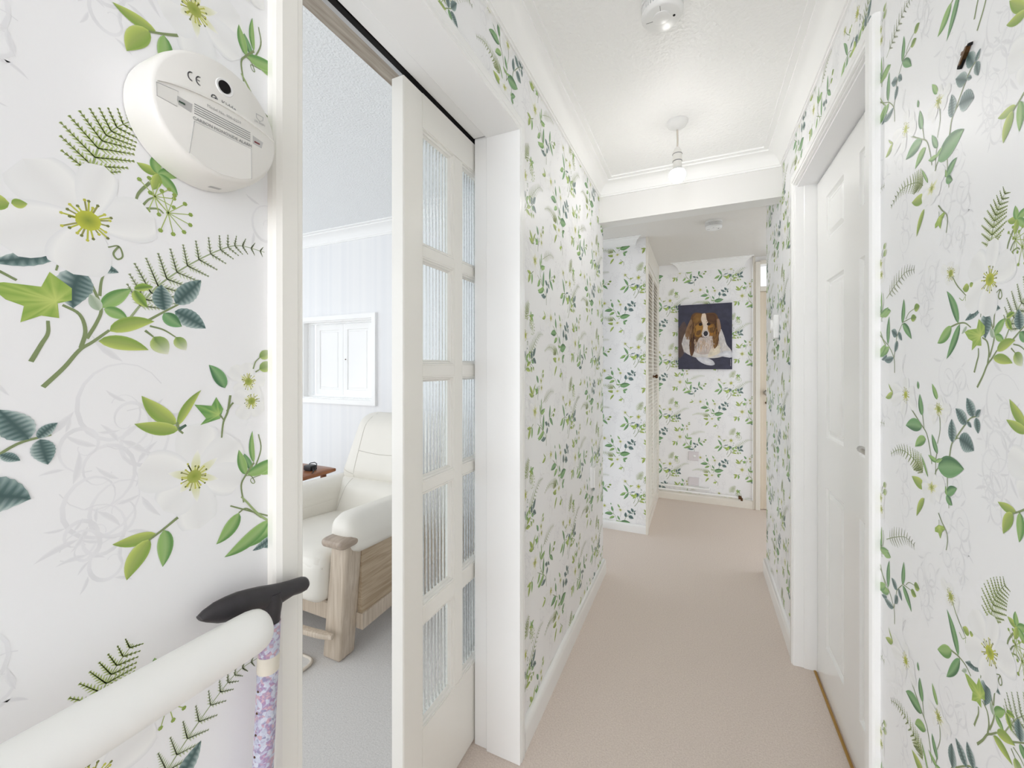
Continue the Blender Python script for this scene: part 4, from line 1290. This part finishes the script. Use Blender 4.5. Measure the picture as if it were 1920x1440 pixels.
# ------------------------------------------------------------------ handrail and walking stick
rail = empty('handrail', (-0.46, 0.0, 0.0), 'thick white rounded handrail along the left wall in the lower left corner', 'handrail')
pts, rs = [], []
RR = 0.0240
for y, r in [(-0.7, 1), (-0.3, 1), (0.0, 1), (0.285, 1), (0.298, 0.985), (0.304, 0.94), (0.309, 0.86), (0.3125, 0.72), (0.3145, 0.5), (0.3155, 0.2)]:
    pts.append((-0.46, y, 0.939))
    rs.append(RR * r)
build('bar', MB().tube(pts, rs, 36), 'rail', rail, smooth=60)
for y in (-0.45, -0.1):
    build('bracket', MB().lathe([(0.03, 0), (0.03, 0.008), (0.012, 0.012), (0.012, 0.04)], (XL, y, 0.905), 'x', 20).tube([(-0.482, y, 0.905), (-0.464, y, 0.909), (-0.46, y, 0.925)], 0.011, 12), 'rail', rail, smooth=40)

stick = empty('walking_stick', (-0.488, 0.29, 0.0), 'walking stick with black handle and floral shaft leaning by the handrail end', 'walking stick')
HXc = -0.4905
top = [(0.258, 0.9655), (0.264, 0.970), (0.275, 0.9735), (0.288, 0.9745), (0.302, 0.9740), (0.316, 0.9715), (0.330, 0.9685), (0.345, 0.9645), (0.358, 0.9610), (0.371, 0.9585), (0.383, 0.9570), (0.390, 0.9560)]
bot = [(0.259, 0.9600), (0.265, 0.9555), (0.277, 0.9485), (0.290, 0.9440), (0.304, 0.9425), (0.316, 0.9420), (0.328, 0.9385), (0.345, 0.9335), (0.359, 0.9365), (0.371, 0.9385), (0.383, 0.9365), (0.390, 0.9370)]
rings = []
for i, (t, b) in enumerate(zip(top, bot)):
    cy, cz = (t[0] + b[0]) / 2 * 0.91 + 0.0305, (t[1] + b[1]) / 2
    hz = (t[1] - b[1]) / 2
    dy = (t[0] - b[0]) / 2
    hx = min(0.0105, 0.006 + 0.0012 * i)
    xx = -0.500 + (cy - 0.26) * 0.105
    rings.append([(xx + hx * math.cos(2 * PI * k / 16), cy + dy * math.sin(2 * PI * k / 16), cz + hz * math.sin(2 * PI * k / 16)) for k in range(16)])
l = rings[-1]
cen = Vector((-0.4868, 0.3854, 0.9465))
rings.append([cen + (Vector(p) - cen) * 0.8 + Vector((0, 0.0035, 0)) for p in l])
rings.append([cen + (Vector(p) - cen) * 0.4 + Vector((0, 0.005, 0)) for p in l])
hb = MB().loft(rings)


def shaft_at(z):
    return (HXc, 0.3415 - (0.92 - z) * 0.055, z)


hb.tube([shaft_at(0.955), shaft_at(0.940), shaft_at(0.928), shaft_at(0.917)], [0.0115, 0.0125, 0.0112, 0.0108], 16)
build('handle', hb, 'handle', stick, smooth=60)
build('shaft', MB().tube([shaft_at(0.919), shaft_at(0.6), shaft_at(0.3), shaft_at(0.03)], 0.0118, 24), 'cane', stick, smooth=60)
build('collar', MB().tube([shaft_at(0.880), shaft_at(0.878), shaft_at(0.862), shaft_at(0.860)], [0.0121, 0.0125, 0.0125, 0.0121], 24), 'cane_band', stick, smooth=40)
for k in range(9):
    z = 0.842 - k * 0.0255
    p = shaft_at(z)
    build('height_hole', MB().lathe([(0.0018, 0), (0.0018, -0.0115), (0.001, -0.0124)], (p[0], p[1], p[2]), 'y', 8), 'bronze', stick)
build('rubber_foot', MB().tube([shaft_at(0.05), shaft_at(0.045), shaft_at(0.012), shaft_at(0.0)], [0.0135, 0.015, 0.0165, 0.0185], 20), 'black', stick, smooth=40)

# ------------------------------------------------------------------ wall plates, pipes, small fittings
def plate(name, x0, x1, z0, z1, label, button):
    t = empty(name, ((x0 + x1) / 2, 4.12, (z0 + z1) / 2), label, 'wall plate')
    build('faceplate', B(x0, x1, 4.108, 4.121, z0, z1), 'switch', t, bevel=0.003)
    cz = (z0 + z1) / 2
    for x in (x0 + 0.012, x1 - 0.012):
        build('screw', MB().lathe([(0.0035, 0), (0.0035, -0.0012)], (x, 4.110, cz), 'y', 10), 'bronze', t)
    if button:
        build('flex_outlet', MB().lathe([(0.012, 0), (0.011, -0.004), (0.006, -0.006)], ((x0 + x1) / 2 + 0.006, 4.110, cz), 'y', 18), 'plastic', t, smooth=40)
    return t


plate('flex_outlet_plate', -0.081, 0.005, 0.378, 0.461, 'upper white wall plate with round flex outlet below the painting', True)
p2 = plate('blank_plate', -0.081, 0.007, 0.150, 0.224, 'lower white wall plate just above the pipes on the far wall', False)
t = empty('wall_box', (XL, 2.19, 0.66), 'small white fitting low on the left wall near its far corner', 'wall fitting')
build('backbox', B(XL - 0.001, XL + 0.016, 2.125, 2.235, 0.600, 0.712), 'plastic', t, bevel=0.003)
build('cover', B(XL + 0.016, XL + 0.026, 2.128, 2.232, 0.603, 0.709), 'plastic', t, bevel=0.004)
t = empty('thermostat', (XR, 2.48, 1.44), 'small white thermostat on the right wall past the lintel', 'thermostat')
build('housing', B(XR - 0.026, XR + 0.001, 2.43, 2.52, 1.385, 1.505), 'plastic', t, bevel=0.006, seg=2)
build('dial', MB().lathe([(0.028, 0), (0.026, -0.008), (0.02, -0.010)], (XR - 0.026, 2.475, 1.455), 'x', 24), 'plastic', t, smooth=40)

pipe = empty('heating_pipe', (-0.13, 4.09, 0.12), 'upper short white heating pipe along the foot of the far wall', 'pipe', 'white pipes on the far wall')
build('tube', MB().tube([(-0.34, 4.076, 0.136), (0.077, 4.076, 0.136)], 0.0095, 12), 'gloss', pipe, smooth=50)
build('end_cap', MB().tube([(0.076, 4.076, 0.136), (0.09, 4.076, 0.136), (0.094, 4.10, 0.136), (0.094, 4.125, 0.136)], 0.0105, 12), 'gloss', pipe, smooth=50)
pipe = empty('heating_pipe', (0.0, 4.09, 0.09), 'lower long white heating pipe ending in a dark valve on the far wall', 'pipe', 'white pipes on the far wall')
build('tube', MB().tube([(-0.34, 4.076, 0.096), (0.322, 4.076, 0.096)], 0.0095, 12), 'gloss', pipe, smooth=50)
build('valve', MB().lathe([(0.010, -0.012), (0.015, -0.010), (0.015, 0.012), (0.010, 0.014)], (0.332, 4.076, 0.096), 'x', 12).tube([(0.338, 4.076, 0.096), (0.346, 4.076, 0.09), (0.347, 4.076, 0.07)], 0.009, 10).tube([(0.335, 4.076, 0.096), (0.335, 4.125, 0.096)], 0.007, 10), 'bronze', pipe, smooth=40)

bug = empty('moth', (XR, 0.852, 1.71), 'tiny dark brown winged insect resting high on the right wall', 'insect')
bxx = XR - 0.004


def bug_piece(name, pts, h0, h1, m):
    return build(name, MB().loft([[(XR - h0, 0.852 - u * 1.15, 1.716 + v * 0.62) for u, v in pts], [(XR - h1, 0.852 - u * 1.1, 1.716 + v * 0.59) for u, v in pts]]), m, bug)


bug_piece('body', [(-0.012, -0.014), (-0.008, -0.016), (0.004, 0.0), (0.010, 0.012), (0.006, 0.014), (-0.002, 0.004)], 0.0008, 0.006, 'bronze')
bug_piece('wing', [(-0.018, -0.016), (-0.012, -0.022), (-0.003, -0.010), (0.002, 0.002), (-0.004, 0.004), (-0.016, -0.008)], 0.0008, 0.004, 'dark')
bug_piece('wing', [(-0.010, 0.010), (-0.006, 0.008), (0.0, 0.004), (0.006, 0.010), (0.000, 0.012), (-0.007, 0.016)], 0.0008, 0.004, 'bronze')
bug_piece('head', [(0.008, 0.010), (0.012, 0.008), (0.013, 0.014), (0.009, 0.016)], 0.0008, 0.005, 'dark')

# ------------------------------------------------------------------ dog painting on the far wall
pic = empty('painting', (0.053, 4.12, 1.515), 'unframed canvas painting of a brown and white collie dog on the far wall', 'painting')
CX0, CX1, CZ0, CZ1, CY = -0.168, 0.274, 1.219, 1.811, 4.097


class Canvas(Print):
    def poly(s, pts, col, z, cc=None):
        P = [Vector(p) for p in pts]
        n = len(P)
        c = sum(P, Vector((0, 0))) / n
        sg = [(P[i] - c).cross(P[(i + 1) % n] - c) for i in range(n)]
        if min(sg) < 0 < max(sg):
            d = max((p - c).length for p in P)
            ids = [s.vert(p, z, lerp(cc or col, col, (p - c).length / d)) for p in P]
            for t in tessellate_polygon([[(p.x, p.y, 0) for p in P]]):
                s.t.append(tuple(ids[i] for i in t))
            return
        o = s.vert(c, z, cc or col)
        ids = [s.vert(p, z, col) for p in P]
        for i in range(n):
            s.t.append((o, ids[i], ids[(i + 1) % n]))


def uv(x, y):
    return ((x - 617) / 362.0 * (CX1 - CX0), -(y - 690) / 433.0 * (CZ1 - CZ0))


cv = Canvas()
lay = [0]


def paint(pts, col, cc=None, sm=True):
    lay[0] += 1
    q = [uv(*p) for p in pts]
    if sm:
        q = [tuple(p) for p in smooth_pts(q + [q[0]], 3)[:-1]]
    q = [(min(max(a, 0.0), CX1 - CX0), max(min(b, 0.0), CZ0 - CZ1)) for a, b in q]
    cv.poly(q, col, 0.00025 * lay[0] / 4, cc)


def stroke(pts, col, w):
    lay[0] += 1
    pr_strip(cv, smooth_pts([uv(*p) for p in pts], 4), lambda s: w * (1 - 0.5 * s), 0.00025 * lay[0] / 4, lambda s: col)


paint([(617, 690), (979, 690), (979, 1123), (617, 1123)], (62, 62, 80), (66, 66, 84), False)
paint([(617, 850), (660, 800), (690, 900), (660, 1010), (617, 1040)], (86, 72, 72), (98, 76, 62))
paint([(840, 830), (940, 800), (979, 900), (979, 1000), (930, 980), (880, 900)], (54, 54, 74))
paint([(640, 950), (660, 890), (700, 852), (800, 860), (895, 850), (925, 900), (943, 960), (975, 1003), (978, 1045), (930, 1038), (880, 1048), (822, 1050), (745, 1046), (700, 1030), (658, 1002)], (214, 209, 206), (226, 222, 218))
paint([(885, 1030), (930, 1004), (975, 1008), (977, 1046), (920, 1040)], (214, 214, 220), (226, 226, 230))
paint([(738, 1044), (800, 1044), (850, 1064), (866, 1090), (842, 1098), (800, 1090), (760, 1068)], (206, 206, 214), (222, 222, 226))
paint([(722, 900), (880, 895), (892, 975), (852, 1012), (775, 1025), (724, 992)], (198, 184, 176), (222, 208, 200))
paint([(840, 985), (890, 955), (905, 1005), (860, 1035), (820, 1040)], (226, 216, 196))
paint([(702, 790), (712, 758), (742, 744), (790, 752), (850, 750), (876, 760), (892, 795), (908, 850), (893, 900), (888, 955), (862, 988), (846, 940), (850, 900), (800, 915), (765, 912), (742, 960), (716, 1032), (700, 1020), (694, 960), (698, 900), (690, 850)], (98, 66, 38), (116, 84, 46))
paint([(664, 918), (668, 870), (682, 830), (706, 786), (716, 830), (704, 900), (696, 925)], (150, 118, 88), (130, 96, 62))
paint([(880, 792), (896, 796), (906, 850), (898, 884), (884, 860)], (158, 128, 104))
paint([(720, 775), (745, 752), (780, 758), (782, 800), (752, 812), (722, 815)], (128, 90, 40), (142, 104, 52))
paint([(812, 758), (855, 758), (874, 780), (868, 815), (835, 806), (812, 800)], (84, 54, 34), (104, 72, 42))
paint([(724, 850), (745, 826), (782, 818), (788, 862), (768, 905), (735, 900)], (150, 108, 44), (176, 128, 54))
paint([(822, 835), (855, 824), (880, 850), (872, 890), (842, 905), (824, 880)], (150, 104, 42), (186, 132, 52))
paint([(830, 850), (862, 845), (866, 875), (838, 882)], (112, 78, 36))
paint([(745, 868), (775, 862), (766, 892), (742, 892)], (110, 76, 38))
paint([(700, 920), (735, 905), (742, 955), (722, 1015), (706, 1000)], (88, 58, 40))
paint([(858, 900), (886, 892), (884, 950), (862, 986), (846, 945)], (140, 102, 56))
paint([(782, 754), (804, 754), (812, 792), (824, 822), (818, 850), (828, 890), (804, 914), (778, 890), (788, 850), (784, 820), (774, 790)], (222, 202, 182), (232, 216, 198))
paint([(780, 878), (806, 862), (830, 882), (824, 910), (804, 918), (784, 906)], (206, 196, 192), (222, 216, 212))
for ex in (770, 825):
    paint([(ex - 13, 824), (ex - 2, 812), (ex + 13, 820), (ex + 9, 832), (ex - 6, 833)], (56, 36, 24), (20, 14, 12))
    stroke([(ex - 17, 812), (ex - 4, 803), (ex + 14, 812)], (70, 44, 24), 0.004)
paint([(790, 884), (800, 871), (815, 872), (821, 888), (812, 902), (798, 902)], (34, 32, 40), (58, 56, 66))
stroke([(786, 902), (800, 914), (818, 908)], (88, 78, 92), 0.005)
rr = random.Random(5)
for k in range(60):
    x = 730 + rr.random() * 130
    y = 915 + rr.random() * 60
    stroke([(x, y), (x + rr.uniform(-6, 6), y + 18), (x + rr.uniform(-8, 8), y + 38)], rr.choice([(228, 214, 206), (186, 168, 158), (206, 176, 140), (236, 230, 226)]), 0.0045)
for k in range(70):
    x = rr.choice([rr.uniform(698, 735), rr.uniform(855, 890)])
    y = 800 + rr.random() * 150
    stroke([(x, y), (x + rr.uniform(-4, 4), y + 14), (x + rr.uniform(-6, 6), y + 32)], rr.choice([(134, 96, 52), (78, 50, 30), (158, 118, 66), (66, 42, 28)]), 0.004)
for k in range(44):
    x = rr.choice([rr.uniform(645, 692), rr.uniform(895, 935)])
    y = 900 + rr.random() * 90
    stroke([(x, y), (x + rr.uniform(-3, 5), y + 14), (x + rr.uniform(-2, 8), y + 28)], rr.choice([(236, 234, 232), (196, 192, 196), (222, 214, 206)]), 0.004)
for k in range(5):
    stroke([(966, 1062 + k * 9), (971, 1060 + k * 9), (968, 1067 + k * 9)], (186, 186, 196), 0.0035)
base = MB().box(CX0, CX1, CY, 4.121, CZ0, CZ1)
cvv = [(CX0 + p[0], CY - 0.0002 - p[2], CZ1 + p[1]) for p in cv.v]
n0 = len(base.v)
allv = base.v + cvv
allf = base.f + [tuple(i + n0 for i in f) for f in cv.t]
me = bpy.data.meshes.new('canvas')
me.from_pydata([tuple(Vector(p) - Vector(pic.location)) for p in allv], [], allf)
at = me.attributes.new('Col', 'FLOAT_COLOR', 'POINT')
for i in range(len(allv)):
    at.data[i].color = L3((62, 62, 80) if i < n0 else cv.c[i - n0]) + (1,)
me.materials.append(M['canvas'])
o = bpy.data.objects.new('canvas', me)
COL.objects.link(o)
o.parent = pic

# ------------------------------------------------------------------ living room: armchair, table, mat
ch = empty('armchair', (-1.68, 1.6, 0), 'cream leather armchair with pale oak legs in the living room', 'armchair')


def wood_leg(xb, xt):
    return MB().hexa([(xb, 1.250, 0), (xb + 0.100, 1.250, 0), (xb + 0.100, 1.338, 0), (xb, 1.338, 0),
                      (xt, 1.252, 0.505), (xt + 0.092, 1.252, 0.505), (xt + 0.092, 1.345, 0.505), (xt, 1.345, 0.505)])


build('leg', wood_leg(-1.464, -1.412), 'oak', ch, bevel=0.012, seg=3, smooth=40)
build('leg', wood_leg(-2.000, -2.044), 'oak', ch, bevel=0.012, seg=3, smooth=40)
for x0, x1 in ((-1.430, -1.300), (-2.070, -1.940)):
    build('arm_cap', MB().rbox(((x0 + x1) / 2, 1.292, 0.511), (x1 - x0, 0.166, 0.040), 0.019, 8), 'oak_cap', ch, smooth=60)
for x in (-1.348, -2.046):
    mb = MB()
    mb.hexa([(x, 1.335, 0.112), (x + 0.026, 1.335, 0.112), (x + 0.026, 2.02, 0.140), (x, 2.02, 0.140), (x, 1.335, 0.50), (x + 0.026, 1.335, 0.50), (x + 0.026, 2.02, 0.44), (x, 2.02, 0.44)])
    sp = build('side_panel', mb, 'oak_panel', ch)
    build('bottom_rail', MB().hexa([(x - 0.004, 1.331, 0.108), (x + 0.034, 1.331, 0.108), (x + 0.034, 2.02, 0.134), (x - 0.004, 2.02, 0.134), (x - 0.004, 1.331, 0.175), (x + 0.034, 1.331, 0.175), (x + 0.034, 2.02, 0.20), (x - 0.004, 2.02, 0.20)]), 'oak', sp)
build('front_rail', B(-2.0, -1.40, 1.285, 1.315, 0.135, 0.215), 'oak', ch, bevel=0.006)
fr = []
for i in range(13):
    t_ = i / 12
    x = -1.995 + 0.632 * t_
    fr.append((x, 1.262 - 0.055 * math.sin(PI * (0.15 + 0.55 * t_)), 0.122 + 0.010 * (2 * t_ - 1) ** 2))
build('foot_rail', MB().loft([[(x + (0.006 if i == 12 else 0), y - 0.015 * s, z - 0.012 * s), (x, y + 0.015 * s, z - 0.012 * s), (x, y + 0.015 * s, z + 0.012 * s), (x, y - 0.015 * s, z + 0.012 * s)] for i, (x, y, z) in enumerate(fr) for s in [0.7 if i == 12 else 1.0]]), 'oak', ch, bevel=0.006, seg=2, smooth=40)


def puff(k):
    def f(o, q):
        b = (1 - q.x ** 2) * (1 - q.y ** 2)
        return (o.x, o.y, o.z + (k * b if o.z > 0 else 0))
    return f


# seat: flat cushion with a rolled front apron
def seat_fn(o, q):
    z = o.z
    t = (q.y + 1) / 2
    if o.z > -0.01:
        z += 0.018 * (1 - q.x ** 2) * max(0, 1 - abs(q.y))
        z -= 0.05 * t ** 1.5
    return (o.x * (1 + 0.0 * t), o.y, z)


build('seat_cushion', MB().rbox((-1.681, 1.53, 0.355), (0.50, 0.66, 0.190), 0.055, 12, seat_fn), 'leather', ch, smooth=80)


def apron_fn(o, q):
    return (o.x * (1 - 0.05 * (1 - q.z) / 2), o.y - 0.02 * (1 - q.z ** 2) * (1 - 0.3 * q.x ** 2), o.z)


ap = build('seat_front', MB().rbox((-1.681, 1.272, 0.338), (0.515, 0.125, 0.222), 0.058, 12, apron_fn), 'leather', ch, smooth=80)
ap['label'] = 'rolled front of the seat'
build('seam', MB().tube([(-1.93 + 0.5 * i / 12, 1.222 - 0.004 * math.sin(PI * i / 12), 0.395) for i in range(13)], 0.0022, 6), 'seam', ap, smooth=60)

# arms: soft rolls draped over the oak sides
def arm_fn(sgn):
    def f(o, q):
        t = (q.y + 1) / 2
        z = o.z - 0.035 * t
        drop = max(0, q.x * sgn)
        z -= 0.05 * drop ** 2 * (0.5 + 0.5 * q.z)
        return (o.x, o.y + 0.012 * (1 - q.z ** 2) * (1 if q.y < 0 else 0) * -1, z)
    return f


for xc, sg in ((-1.372, 1), (-1.990, -1)):
    a = build('arm_pad', MB().rbox((xc, 1.645, 0.528), (0.168, 0.75, 0.172), 0.066, 14, arm_fn(sg)), 'leather', ch, smooth=80)
    ia = build('arm_inner', MB().rbox((xc - sg * 0.058, 1.62, 0.42), (0.05, 0.66, 0.22), 0.024, 8), 'leather', ch, smooth=80)

# back: lower lumbar part and upper head section, leaning back
LEAN = 0.30


def back_fn(w0, w1, z0, puffy):
    def f(o, q):
        t = (q.z + 1) / 2
        k = w0 + (w1 - w0) * t
        b = puffy * (1 - q.x ** 4) * (1 - q.z ** 4)
        y = o.y - (b if q.y < 0 else 0)
        y -= 0.02 * (q.x ** 2) if q.y < 0 else 0
        return (o.x * k, y + (z0 + o.z) * LEAN, o.z)
    return f


def back_y(z):
    return 1.835 + (z - 0.40) * LEAN


lum = MB().rbox((-1.681, back_y(0.40) - 0.012, 0.475), (0.60, 0.15, 0.235), 0.058, 12, back_fn(0.90, 1.02, 0.075, 0.028))
lo = build('lumbar_cushion', lum, 'leather', ch, smooth=80)
hmb = MB().rbox((-1.681, back_y(0.40), 0.755), (0.60, 0.145, 0.40), 0.070, 16, back_fn(1.02, 0.78, 0.355, 0.016))
hb = build('head_cushion', hmb, 'leather', ch, smooth=80)


def seam_on(mb, pts, parent):
    """stitched seam laid on the front of a cushion"""
    tree = BVHTree.FromPolygons([Vector(p) for p in mb.v], mb.f)
    out = []
    for x, z in pts:
        hit = tree.ray_cast(Vector((x, 0.5, z)), Vector((0, 1, 0)))
        if hit[0] is not None:
            out.append(hit[0])
    if len(out) > 2:
        build('seam', MB().tube(out, 0.0019, 6), 'seam', parent, smooth=60)


for sx in (-1, 1):
    seam_on(hmb, [(-1.681 + sx * (0.180 - 0.02 * i / 19 - 0.05 * max(0, i / 19 - 0.75) ** 2 * 8), 0.575 + 0.375 * i / 19) for i in range(20)], hb)
    seam_on(hmb, [(-1.681 + sx * (0.285 - 0.105 * i / 11), 0.630 - 0.025 * i / 11) for i in range(12)], hb)
    seam_on(lum, [(-1.681 + sx * (0.180 + 0.05 * i / 15), 0.580 - 0.20 * i / 15) for i in range(16)], lo)
seam_on(hmb, [(-1.681 + 0.17 * (2 * i / 15 - 1), 0.740 - 0.012 * math.sin(PI * i / 15)) for i in range(16)], hb)
build('back_frame', MB().hexa([(-1.93, 1.905, 0.30), (-1.43, 1.905, 0.30), (-1.43, 1.935, 0.30), (-1.93, 1.935, 0.30), (-1.88, 2.06, 0.86), (-1.48, 2.06, 0.86), (-1.48, 2.09, 0.86), (-1.88, 2.09, 0.86)]), 'oak', ch, bevel=0.004)

tb = empty('side_table', (-2.36, 1.62, 0), 'small teak side table behind the far arm of the armchair', 'table')
build('tabletop', MB().rbox((-2.365, 1.62, 0.592), (0.58, 0.53, 0.030), 0.014, 10, lambda o, q: (o.x, o.y, o.z)), 'teak', tb, smooth=50)
for x, y in ((-2.60, 1.41), (-2.13, 1.41), (-2.60, 1.83), (-2.13, 1.83)):
    build('leg', MB().tube([(x, y, 0.58), (x, y, 0.0)], [0.018, 0.013], 12), 'teak', tb, smooth=50)

cg = empty('charger', (-2.16, 1.76, 0.607), 'black charger plug with its cable on the teak side table', 'charger')
build('body', MB().rbox((-2.163, 1.762, 0.6235), (0.062, 0.05, 0.033), 0.006, 4), 'black', cg, smooth=40)
build('cable', MB().tube([tuple(p) for p in smooth_pts([(-2.200, 1.775, 0.640), (-2.19, 1.80, 0.648), (-2.15, 1.80, 0.645), (-2.115, 1.775, 0.636), (-2.096, 1.735, 0.622), (-2.088, 1.70, 0.611), (-2.06, 1.67, 0.607), (-2.052, 1.66, 0.585), (-2.052, 1.655, 0.56)], 5)] if False else
      [(-2.200, 1.775, 0.630), (-2.195, 1.790, 0.642), (-2.165, 1.795, 0.648), (-2.135, 1.785, 0.645), (-2.112, 1.765, 0.636), (-2.100, 1.745, 0.624), (-2.094, 1.725, 0.6105), (-2.085, 1.71, 0.6105)], 0.0028, 8), 'black', cg, smooth=60)
build('plug_lead', MB().tube([(-2.134, 1.755, 0.622), (-2.118, 1.745, 0.618), (-2.106, 1.735, 0.612)], [0.0045, 0.003, 0.0028], 8), 'black', cg, smooth=60)

rg = empty('floor_mat', (-1.9, 0.9, 0), 'oatmeal mat with bound edge on the carpet before the armchair', 'mat')


def round_rect(x0, x1, y0, y1, r, n=6):
    out = []
    for cx_, cy_, a0 in ((x1 - r, y1 - r, 0), (x0 + r, y1 - r, PI / 2), (x0 + r, y0 + r, PI), (x1 - r, y0 + r, 1.5 * PI)):
        for i in range(n + 1):
            a = a0 + PI / 2 * i / n
            out.append((cx_ + r * math.cos(a), cy_ + r * math.sin(a)))
    return out


o_ = round_rect(-2.3, -1.462, 0.5, 1.215, 0.035)
build('pile', MB().loft([[(x, y, 0.0) for x, y in o_], [(x, y, 0.009) for x, y in o_]]), 'rug', rg)
build('binding', MB().tube([(x, y, 0.008) for x, y in o_ + o_[:1]], 0.0065, 8), 'rug_edge', rg, smooth=60)
